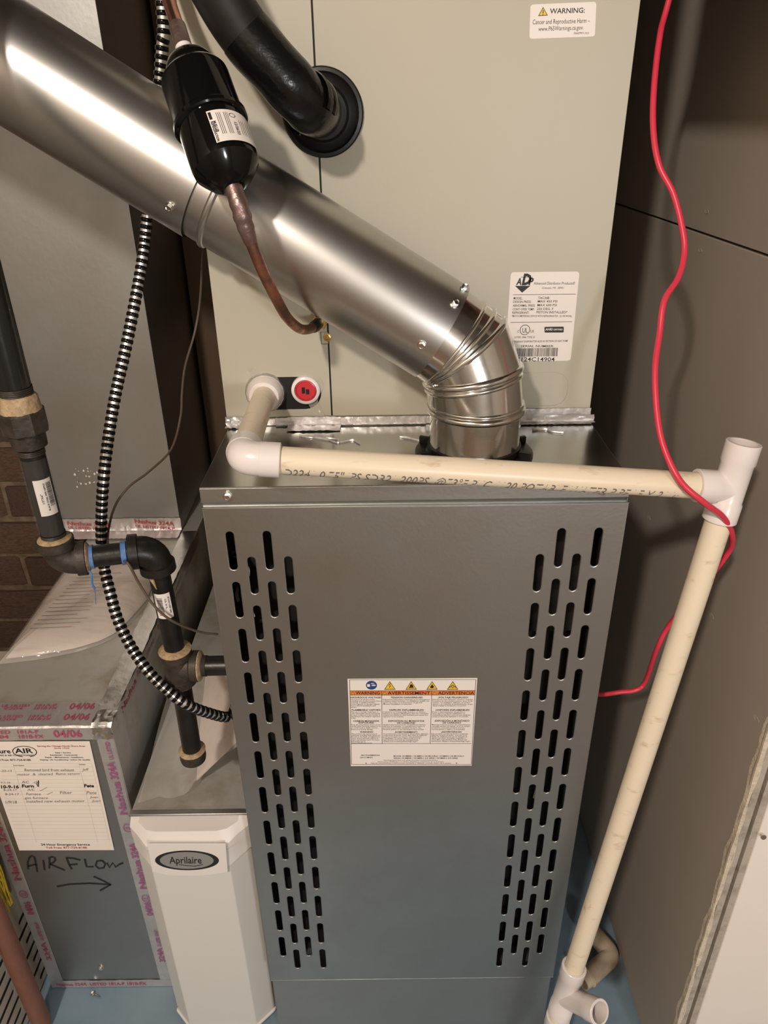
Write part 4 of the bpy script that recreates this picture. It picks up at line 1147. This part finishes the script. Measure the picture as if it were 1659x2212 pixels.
# air cleaner
AX0, AX1, AZ0, AZ1 = -.4050, -.2340, .018, .5005
ac = thing('air_cleaner', (-.32,.3,0), 'grey media air cleaner with an oval nameplate between the boot and the furnace', 'air cleaner')
obj('housing', G().box(AX0+.001, AX1+.009, .052, .70, .002, AZ1), 'galv_dusty', ac, bev=.001)
obj('top_lip', G().box(AX0, AX1+.004, .047, .056, AZ1-.0005, AZ1+.0035), 'galv', ac, bev=.0012)
AF = .019     # front plane
def door_sec(z, inset, yoff=0, ch=.030, gx=0):
    x0, x1 = AX0+.001, AX1-.002
    return [(x0, .050, z), (x0, .046, z), (x0+ch*.92, AF+yoff, z), (x1-ch*.92, AF+yoff, z), (x1, .046, z), (x1, .050, z)]
secs = [door_sec(AZ0+.0,0), door_sec(AZ0+.004,0), door_sec(AZ1-.060,0)]
g = G(); rows = secs; g.grid(rows); n = len(g.v); g.f += [tuple(range(6)), tuple(range(17,11,-1))]; g.add([s[0] for s in secs]+[s[5] for s in secs], [(0,1,4,3),(1,2,5,4)])
obj('door', g, 'air_door', ac, smooth=False, bev=.0015)
rows = [door_sec(AZ0-.0045,0), door_sec(AZ0,0)]
rows = [[(p[0]+(-.0018 if i < 3 else .0018), p[1]-.0022, p[2]) for i, p in enumerate(r)] for r in rows]
g = G().grid(rows); g.f += [tuple(range(6)), tuple(range(11,5,-1))]
obj('bottom_rim', g, 'air_trim', ac, smooth=False, bev=.0006)
# curved overhanging top hood
rows = []
for k in range(7):
    q = k/6; z = AZ1-.062+.056*q+.0
    row = []
    for i in range(13):
        u_ = i/12; x = AX0+(AX1-AX0)*u_; edge = max(0, abs(u_-.5)*2-.62)/.38
        yy = AF-.0035-(.0015 if q > .45 else 0)+.029*edge
        zz_ = z-(.010*(1-edge) if k == 0 else 0)-(.012*(1-min(1,edge*1.4)) if q > .5 and k < 6 else 0)
        row.append((x, yy+(.012 if k == 6 else 0), zz_))
    rows.append(row)
rows.append([(p[0], .0505, AZ1-.0035) for p in rows[-1]])
obj('hood', G().grid(rows), 'air_trim', ac, angle=28)
lp = [(a,b) for a,b in LOGO_PLATE]; lp = [lp[0],lp[1],lp[2],((lp[2][0]+lp[3][0])/2,lp[3][1]+.0012),lp[3],((lp[4][0]+lp[3][0])/2,lp[3][1]+.0020),(lp[4][0]+.006,lp[4][1]-.003)]
lp[0] = (lp[6][0]+.002, lp[0][1])
pn = obj('nameplate', plate(G(), lp, AF-.0040, .0022), 'air_trim', ac, smooth=False, bev=.0005)
(cx,cz),(ex,_),(_,ez),(ix,_),(_,iz) = LOGO_ELL
rx_, rz_ = ex-cx, cz-ez
obj('logo_oval', plate(G(), disc(cx,cz,rx_,rz_), AF-.0062, .0004), 'ink', pn, smooth=False); obj('logo_field', plate(G(), disc(cx-.0002,cz+.0004,(ix-cx),(cz-iz)), AF-.0066, .0003), 'logo_grey', pn, smooth=False)
g = flat_text(LOGO_TEXT, AF-.0071, shear=.12, bold=.012); g.ribbon(LOGO_SWOOSH, .0013, AF-.0071); obj('lettering', g, 'ink', pn, smooth=False)

# ================================================================ GAS PIPE
gp = thing('gas_pipe', (-.288,.018,.64), 'black iron gas pipe with union, elbows and a capped drip leg', 'pipe')
E2 = Vector((-.2872,.018,.9610)); E1 = Vector((-.3805,-.008,.9640)); TE = Vector((-.2850,.020,.7950)); CPB = Vector((-.2875,.021,.6440))
hz = (E2-E1).normalized(); dn = (TE-E2).normalized(); upv = Vector((-.004,.0,1)).normalized(); dl_ = (CPB-TE).normalized()
RP = .0120
def elbow_fit(c, a, b, r=.0165, L=.027):
    p = fillet([c+a*L, c, c+b*L], .020, 8); g = G().sweep(p, r, 24)
    for d in (a, b): g.lathe(c+d*(L-.0105), d, [(0,r),(.0005,r+.0024),(.010,r+.0026),(.0108,r+.0008),(.0110,RP)], 24)
    return g
def dope_ring(c, d, r=.0150, L=.004): return G().lathe(c, d, [(0,r+.0022),(.0012,r+.0024),(.0026,r+.0004),(L,RP+.0006)], 20)
obj('upper_pipe', G().lathe(E1+upv*.183, upv, [(0,.0150),(.45,.0150),(1.35,.0150)], 28), 'chipped', gp)
U = E1+upv*.158
g = G().lathe(U-upv*.026, upv, [(0,.0135),(.001,.0165),(.016,.0170),(.018,.0185)], 28); g.lathe(U-upv*.010, upv, [(0,.0205),(.001,.0222),(.0205,.0222),(.0225,.0205)], 8); obj('union', g, 'iron_fit', gp, angle=20)
obj('union_neck', G().lathe(U+upv*.012, upv, [(0,.0195),(.002,.0192),(.013,.0182),(.015,.0168),(.016,.0150)], 28), 'dope', gp)
def threads(c, d, n=4, r=RP): return G().lathe(c, d, [(k*.0009, r+.0006*(k % 2)) for k in range(2*n)], 24, caps=False)
obj('thread', threads(U+upv*.0275, upv, 5, .0151), 'iron_fit', gp)
np1 = obj('nipple', G().lathe(E1+upv*.022, upv, [(0,RP),(.115,RP)], 28), 'iron', gp)
obj('thread', threads(U-upv*.034, upv, 4, RP+.0002), 'iron_fit', gp); obj('thread', threads(E1+upv*.0285, upv, 4, RP+.0002), 'iron_fit', gp)
def pipe_label(name, parent, c, d, z0, z1, a0, a1, bars, txt):
    d = d.normalized(); f = Vector((-.0315,-.6822,1.3742))-(c+d*(z0+z1)/2); f = (f-d*f.dot(d)).normalized(); s_ = f.cross(d)
    if s_.x < 0: s_ = -s_
    P_ = lambda z, th, r: c+d*z+(f*math.cos(th)+s_*math.sin(th))*r
    o = obj(name, G().grid([[P_(z0+(z1-z0)*i/4, a0+(a1-a0)*j/10, RP+.0003) for j in range(11)] for i in range(5)]), 'paper', parent)
    g = G(); random.seed(len(txt)); u_ = bars[0]
    while u_ < bars[1]:
        w_ = random.choice((.008,.014,.02)); g.grid([[P_(z0+(z1-z0)*zz_, a0+(a1-a0)*th, RP+.0006) for th in (bars[2],(bars[2]+bars[3])/2,bars[3])] for zz_ in (u_,u_+w_)]); u_ += w_+random.choice((.01,.016))
    for s_t, th, cap, q0, q1 in txt:
        put(g, s_t, lambda a,b: P_(z0+(z1-z0)*(q0+(q1-q0)*a), a0+(a1-a0)*(th-b*cap), RP+.0006), bold=.02)
    obj('label_print', g, 'ink', o, smooth=False)
pipe_label('pipe_label', np1, E1, upv, .060, .100, -.55, .95, (.25,.9,.62,.92), [('1/2"X6"',.34,.10,.35,.62),('BLACK STEEL PIPE NIPPLE',.56,.08,.14,.90)])
obj('plastic_sleeve', G().lathe(E1+upv*.036, upv, [(0,RP+.0012),(.03,RP+.0022),(.068,RP+.0014),(.085,RP+.0010)], 14, caps=False), 'film_thin', gp, angle=15)
obj('elbow', elbow_fit(E1, upv, hz), 'iron_fit', gp); obj('dope', dope_ring(E1+upv*.0265, upv), 'dope', gp); obj('dope', dope_ring(E1+hz*.0265, hz), 'dope', gp)
obj('nipple', G().lathe(E1+hz*.024, hz, [(0,RP),((E2-E1).length-.048,RP)], 28), 'iron', gp)
for c, d in ((E1+hz*.0285, hz), (E2-hz*.0345, hz)): obj('thread_tape', G().lathe(c, d, [(0,RP+.0003),(.0005,RP+.0012),(.003,RP+.0009),(.0055,RP+.0012),(.006,RP+.0003)], 20), 'blue_tape', gp)
tt = obj('tape_tail', G().sweep(smooth_path(TAPE_TAIL,4), [.0011]*4+[.0014]*8+[.0005]*5, 6), 'blue_tape', gp)
obj('elbow', elbow_fit(E2, -hz, dn, .0172), 'iron', gp); obj('dope', dope_ring(E2+dn*.0255, dn, .0155), 'iron_fit', gp); obj('dope', G().sweep([E2+dn*.028+Vector((-.006,-.0115,0)), E2+dn*.045+Vector((-.002,-.0122,0))], [.003,.0004], 8), 'dope', gp)
DL2 = (TE-E2).length
np2 = obj('nipple', G().lathe(E2+dn*.022, dn, [(0,RP),(DL2-.036,RP)], 28), 'iron', gp)
pipe_label('pipe_label', np2, E2, dn, .052, .086, -1.0, .55, (.15,.85,.18,.5), [('1/2" X 5"',.72,.09,.2,.6),('BLACK STEEL PIPE',.9,.07,.15,.8)])
g = G().lathe(TE-dn*.025, dn, [(0,RP),(.0005,.0190),(.009,.0192),(.010,.0168),(.040,.0168),(.041,.0190),(.049,.0190),(.0495,RP)], 28); rt = Vector((1,.004,0)).normalized(); g.lathe(TE, rt, [(0,.0165),(.015,.0165),(.017,.0190),(.025,.0190),(.0255,RP)], 28); obj('tee', g, 'iron_fit', gp)
obj('dope', dope_ring(TE-dn*.025, -dn, .0172, .005), 'dope', gp); obj('dope', dope_ring(TE+rt*.0255, rt, .0165, .004), 'dope', gp); obj('dope', dope_ring(TE+dn*.0245, dn, .0150, .004), 'dope', gp)
obj('branch_nipple', G().lathe(TE+rt*.020, rt, [(0,RP),(.043,RP)], 28), 'iron', gp); obj('thread', threads(TE+rt*.0285, rt, 4, RP+.0002), 'iron_fit', gp)
obj('drip_leg', G().lathe(TE+dl_*.020, dl_, [(0,RP),((CPB-TE).length-.030,RP)], 28), 'iron', gp)
obj('pipe_cap', G().lathe(CPB-dl_*.012, dl_, [(0,RP),(.0005,.0165),(.011,.0168),(.016,.0160),(.019,.0120),(.0195,.002)], 28), 'iron_fit', gp); obj('dope', dope_ring(CPB-dl_*.0115, -dl_, .0150, .004), 'dope', gp)

# ================================================================ CABLES
cp = resample(smooth_path([(-.246,.22,2.40),(-.246,.21,1.90),(-.242,.204,1.60)]+CONDUIT+[(-.2232,.028,.7270)], 10), .0076)
cab = thing('armored_cable', tuple(cp[0][-1]), 'black and silver banded armored cable looping from the duct to the furnace side', 'cable')
obj('armor', G().sweep(cp[0], .0057, 14), 'armor', cab)
rg = G().lathe((0,0,-.0024), (0,0,1), [(0,.0054),(.0002,.0064),(.0010,.0068),(.0038,.0068),(.0046,.0064),(.0048,.0054)], 14, caps=False); rg = mesh_of('band', rg, True, 60); rg.materials.append(M['black_gloss'])
for p, d in zip(*cp): inst('band', rg, p, cab, align(d))
o = obj('control_wire', G().sweep(smooth_path([(-.262,.36,2.4),(-.258,.34,1.8),(-.252,.32,1.42),(-.2545,.32,1.33)]+THIN_WIRE, 6), .0015, 8), 'brown_wire'); tag(o, 'thin brown control wire curling down past the gas pipe', 'wire')
o = obj('red_cable', G().sweep(smooth_path([(.32,.24,2.4),(.31,.235,1.9),(.285,.225,1.60)]+RED_CABLE+[(.226,.066,.7045)], 8), .0031, 12), 'red_pvc'); tag(o, 'bright red cable draped over the drain tee and into the furnace side', 'cable')

# ================================================================ PVC DRAIN
RV = .01335
dr_ = thing('drain_line', (.2064,-.083,.12), 'cream and white plastic condensate drain running across the furnace front and down', 'pipe')
EL = Vector((-.1662,-.0430,1.0958)); TQ = Vector((.3160,-.0160,1.0440)); hd = (TQ-EL).normalized(); OUT = Vector((-.1745,.172,1.0870)); bk = (OUT-EL).normalized()
obj('drain_adapter', G().lathe(OUT+bk*.006, -bk, [(0,.0225),(.004,.0225),(.012,.0215),(.020,.0190),(.023,.0175),(.0235,RV)], 32), 'pvc', dr_)
obj('sealant', G().lathe(OUT+bk*.004, -bk, [(0,.0250),(.003,.0245),(.006,.0226)], 18), 'foil_crumple', dr_)
obj('pipe', G().lathe(EL+bk*.02, bk, [(0,RV),((OUT-EL).length-.02,RV)], 32), 'pvc_old', dr_)
p = fillet([EL+bk*.030, EL, EL+hd*.036], .014, 10); g = G().sweep(p, .0164, 32, caps=False)
for d, L in ((bk,.030),(hd,.036)): g.lathe(EL+d*(L-.020), d, [(0,.0160),(.001,.0168),(.0195,.0169),(.020,.0160),(.020,RV)], 32, caps=False)
obj('elbow', g, 'pvc', dr_)
LH = (TQ-EL).length
pm = obj('pipe', G().lathe(EL+hd*.025, hd, [((LH-.05)*k/30, RV) for k in range(31)], 36), 'pvc_old', dr_)
fr = Vector((0,-1,0)); fr = (fr-hd*fr.dot(hd)).normalized(); uu = Vector((0,0,1)); uu = (uu-hd*uu.dot(hd)).normalized()
g = G(); t0, t1 = .040, .432
def pp(a, b): 
    e = math.radians(-12)-(1-b)*.0115/RV; return EL+hd*(t0+(t1-t0)*a)+(fr*math.cos(e)+uu*math.sin(e))*(RV+.00015)
put(g, 'D2241 0.75" IPS SDR21 200PSI @73°F PVC 1120 POTABLE WATER PIPE LF M 21 Jul', pp, shear=.2)
obj('pipe_print', g, 'grey_ink', pm, smooth=False)
BT = Vector((.2247,-.0683,.3205)); vd = (BT-TQ).normalized(); tu = -vd
def socket(g, c, d, L, r=.0170):
    g.lathe(c, d, [(0,r-.0012),(L-.022,r-.0012),(L-.020,r),(L-.0006,r),(L,r-.0006),(L,RV+.0003),(L-.02,RV)], 36, caps=False); return g
g = G(); socket(g, TQ, tu, .048); socket(g, TQ, vd, .036); socket(g, TQ, -hd, .036); g.lathe(TQ+tu*.010, tu, [(0,.001),(0,RV)], 24, caps=False)
obj('tee', g, 'pvc', dr_)
VL = (BT-TQ).length
obj('pipe', G().lathe(TQ+vd*.022, vd, [((VL+.01-.022)*k/10, RV) for k in range(11)], 36), 'pvc_old', dr_)
WY = BT+vd*.060; br = Vector((.4915,-.655,.5736)).normalized()
g = G(); socket(g, WY, tu, .062, .0172); socket(g, WY, vd, .040, .0172); socket(g, WY, br, .068, .0170)
obj('wye', g, 'pvc', dr_)
obj('pipe', G().lathe(WY+vd*.02, vd, [(0,RV),(.05,RV)], 32), 'pvc_old', dr_)
g = G(); socket(g, WY+vd*.074, tu, .026, .0172); socket(g, WY+vd*.074, vd, .05, .0172); obj('coupling', g, 'pvc', dr_)
q = WY+vd*.115; k_ = q.z/(-vd.z)
obj('pipe', G().lathe(q-vd*.02, vd, [(0,RV),(.02+k_-.004,RV)], 32), 'pvc_old', dr_)

# ================================================================ LOOSE THINGS
oe = thing('loose_elbow', (.35,.13,0), 'dusty plastic pipe elbow offcut lying on the floor by the drywall', 'pipe elbow')
p = fillet([(.336,.188,.022),(.3735,.1290,.018),(.318,.090,.018)], .016, 8)
obj('bend', G().sweep(p, .0168, 28), 'pvc_dirty', oe)
d = Vector((-.82,-.575,0)).normalized(); e_ = Vector((.318,.090,.018))
obj('pipe_stub', G().lathe(e_-d*.004, d, [(0,.0155),(.001,.0150),(.018,.0148),(.018,.0128),(.002,.0125)], 28, caps=False), 'pvc_dirty', oe)
obj('socket_lip', G().lathe(e_-d*.003, d, [(0,.0180),(.002,.0182),(.003,.0172)], 28), 'pvc_dirty', oe)
o = thing('floor_screw', (-.563,.079,0), 'small loose screw lying on the floor in front of the boot', 'screw')
obj('shank', G().sweep([(-.566,.081,.0022),(-.552,.076,.0022)], [.0018,.0009], 8), 'zinc', o); obj('head', G().lathe((-.5655,.0808,.0036), (-.9,.3,.15), [(0,.0028),(.001,.0042),(.004,.0040)], 6), 'zinc', o)

def outline_bag(name, poly, z0, h, m, parent, seed, wr=.004, rings=12, n=72):
    random.seed(seed); c = Vector((sum(a for a,b in poly)/len(poly), sum(b for a,b in poly)/len(poly)))
    P_ = [Vector(q) for q in poly]; L = [0]
    for i in range(len(P_)): L.append(L[-1]+(P_[(i+1)%len(P_)]-P_[i]).length)
    def op(t):
        t = (t % 1)*L[-1]
        for i in range(len(P_)):
            if t <= L[i+1]: q = (t-L[i])/(L[i+1]-L[i]); return P_[i].lerp(P_[(i+1)%len(P_)], q)
        return P_[0]
    ph = [random.uniform(0,6.28) for _ in range(6)]
    rows = []
    for k in range(rings+1):
        r = k/rings; row = []
        for i in range(n+1):
            q = c.lerp(op(i/n), r); z = z0+h*(1-r**5)+(wr*(math.sin(31*q.x+ph[0]+9*q.y)*math.sin(27*q.y+ph[1]-7*q.x))+wr*.5*math.sin(70*q.x-55*q.y+ph[2]))*(1-r**3)+(.0007*random.random())
            row.append((q.x, q.y, max(z, z0)))
        rows.append(row)
    rows.append([(p[0],p[1],z0-.0008) for p in rows[-1]])
    return obj(name, G().grid(rows), m, parent, angle=60)
bag = thing('manual_bag', (-.56,.40,BZ), 'clear plastic bag of furnace papers lying on top of the boot', 'bag')
poly = [(-.642,.2300),(-.585,.2400),(-.5300,.2570),(-.4950,.2780),(-.4760,.3000),(-.4640,.3400),(-.4500,.4000),(-.4560,.5000),(-.4700,.5600),(-.5200,.6150),(-.5800,.6100),(-.642,.5600),(-.643,.40)]
c = Vector((-.555,.42)); small = [tuple(c.lerp(Vector(q), .93)) for q in poly]
pa = outline_bag('papers', small, BZ+.0035, .020, 'bag_print', bag, 4, .002)
outline_bag('plastic_film', poly, BZ+.0034, .0265, 'film2', bag, 8, .0055)
g = G(); random.seed(17)      # printed lines on the top sheet
for k in range(15):
    y_ = .290+.0115*k; x0 = -.612+.0015*k; L = random.uniform(.05,.080)
    g.add([(x0,y_,BZ+.0262),(x0+L,y_+.004,BZ+.0262),(x0+L,y_+.0055,BZ+.0262),(x0,y_+.0017,BZ+.0262)], [(0,1,2,3)])
obj('print_lines', g, 'grey_ink', pa, smooth=False)
slv = thing('document_sleeve', (-.33,.12,AZ1), 'crumpled clear plastic sleeve with a folded document leaning on the furnace side', 'document sleeve')
def patch(ctrl, nu, nv, seed, amp):
    random.seed(seed); R_ = [[Vector(p) for p in r] for r in ctrl]
    rows_ = [smooth_path(r, nu) for r in R_]; cols = [smooth_path([r[j] for r in rows_], nv) for j in range(len(rows_[0]))]
    ph = [random.uniform(0,6) for _ in range(4)]
    return [[p+Vector((.2,-1,.5))*amp*(math.sin(.9*i+ph[0]+.35*j)*math.sin(.6*j+ph[1])+.6*random.random()) for j, p in enumerate(c_)] for i, c_ in enumerate(cols)]
ctrl = [SLEEVE_ROW0, SLEEVE_ROW1, SLEEVE_ROW2, SLEEVE_ROW3]
ctrl = [[(p[0], p[1], max(p[2], AZ1+.004)) for p in r] for r in ctrl]
obj('plastic_film', G().grid(patch(ctrl, 6, 6, 5, .0035)), 'film', slv, angle=60)
doc = [[(-.318,.100,.512),(-.282,.106,.548),(-.243,.108,.592)],[(-.322,.155,.545),(-.285,.148,.585),(-.243,.135,.628)],[(-.318,.225,.610),(-.285,.20,.640),(-.243,.165,.668)]]
dd = obj('document', G().grid(patch(doc, 5, 5, 6, .0006)), 'film_text', slv, angle=60)

# appliance with horizontal louvre slots at the left, brown pipe and yellow brush
lv = thing('louvred_cabinet', (-.80,.10,0), 'beige appliance cabinet with rows of louvre slots beside the boot', 'cabinet')
hs = []
for k in range(7):
    z = .022+.0262*k
    off = -.02 if k % 2 else .03
    for c_ in range(-3, 3):
        x0 = .068+off+c_*.106; hs.append(hslot(z, x0, x0+.094, .0095))
g = holed([(-.30,.004),(.55,.004),(.55,.40),(-.30,.40)], hs, 0, .0016, .0003)
g.v = [Vector((-.6635-p.y, p.x, p.z)) for p in g.v]
obj('slotted_panel', g, 'beige', lv, angle=50)
obj('casing', G().box(-.96, -.6652, -.298, .548, .004, .3995), 'void', lv); obj('top', G().box(-.962, -.6625, -.301, .551, .3996, .405), 'beige', lv, bev=.002)
o = obj('brown_pipe', G().lathe((-.6350,.0300,.006), (-.01,0,1), [(0,.006),(.001,.0120),(.004,.0145),(.012,.0150),(.56,.0150)], 28), 'brown_pipe'); tag(o, 'brown upright pipe standing beside the louvred cabinet', 'pipe')
yb = thing('yellow_brush', (-.648,.07,.25), 'yellow bristle brush hanging between the boot and the louvred cabinet', 'brush')
obj('block', G().box(-.658, -.640, -.03, .085, .395, .425), 'yellow', yb, bev=.003)
g = G(); random.seed(8)
for k in range(90):
    yq = -.028+.11*random.random(); xq = -.657+.015*random.random(); e_ = random.uniform(-.02,.02)
    g.sweep([(xq,yq,.396),(xq+.002,yq+e_*.4,.34),(xq+random.uniform(-.003,.003),yq+e_,.272+random.uniform(-.012,.012))], .0012, 5)
obj('bristles', g, 'yellow', yb)['kind'] = 'stuff'
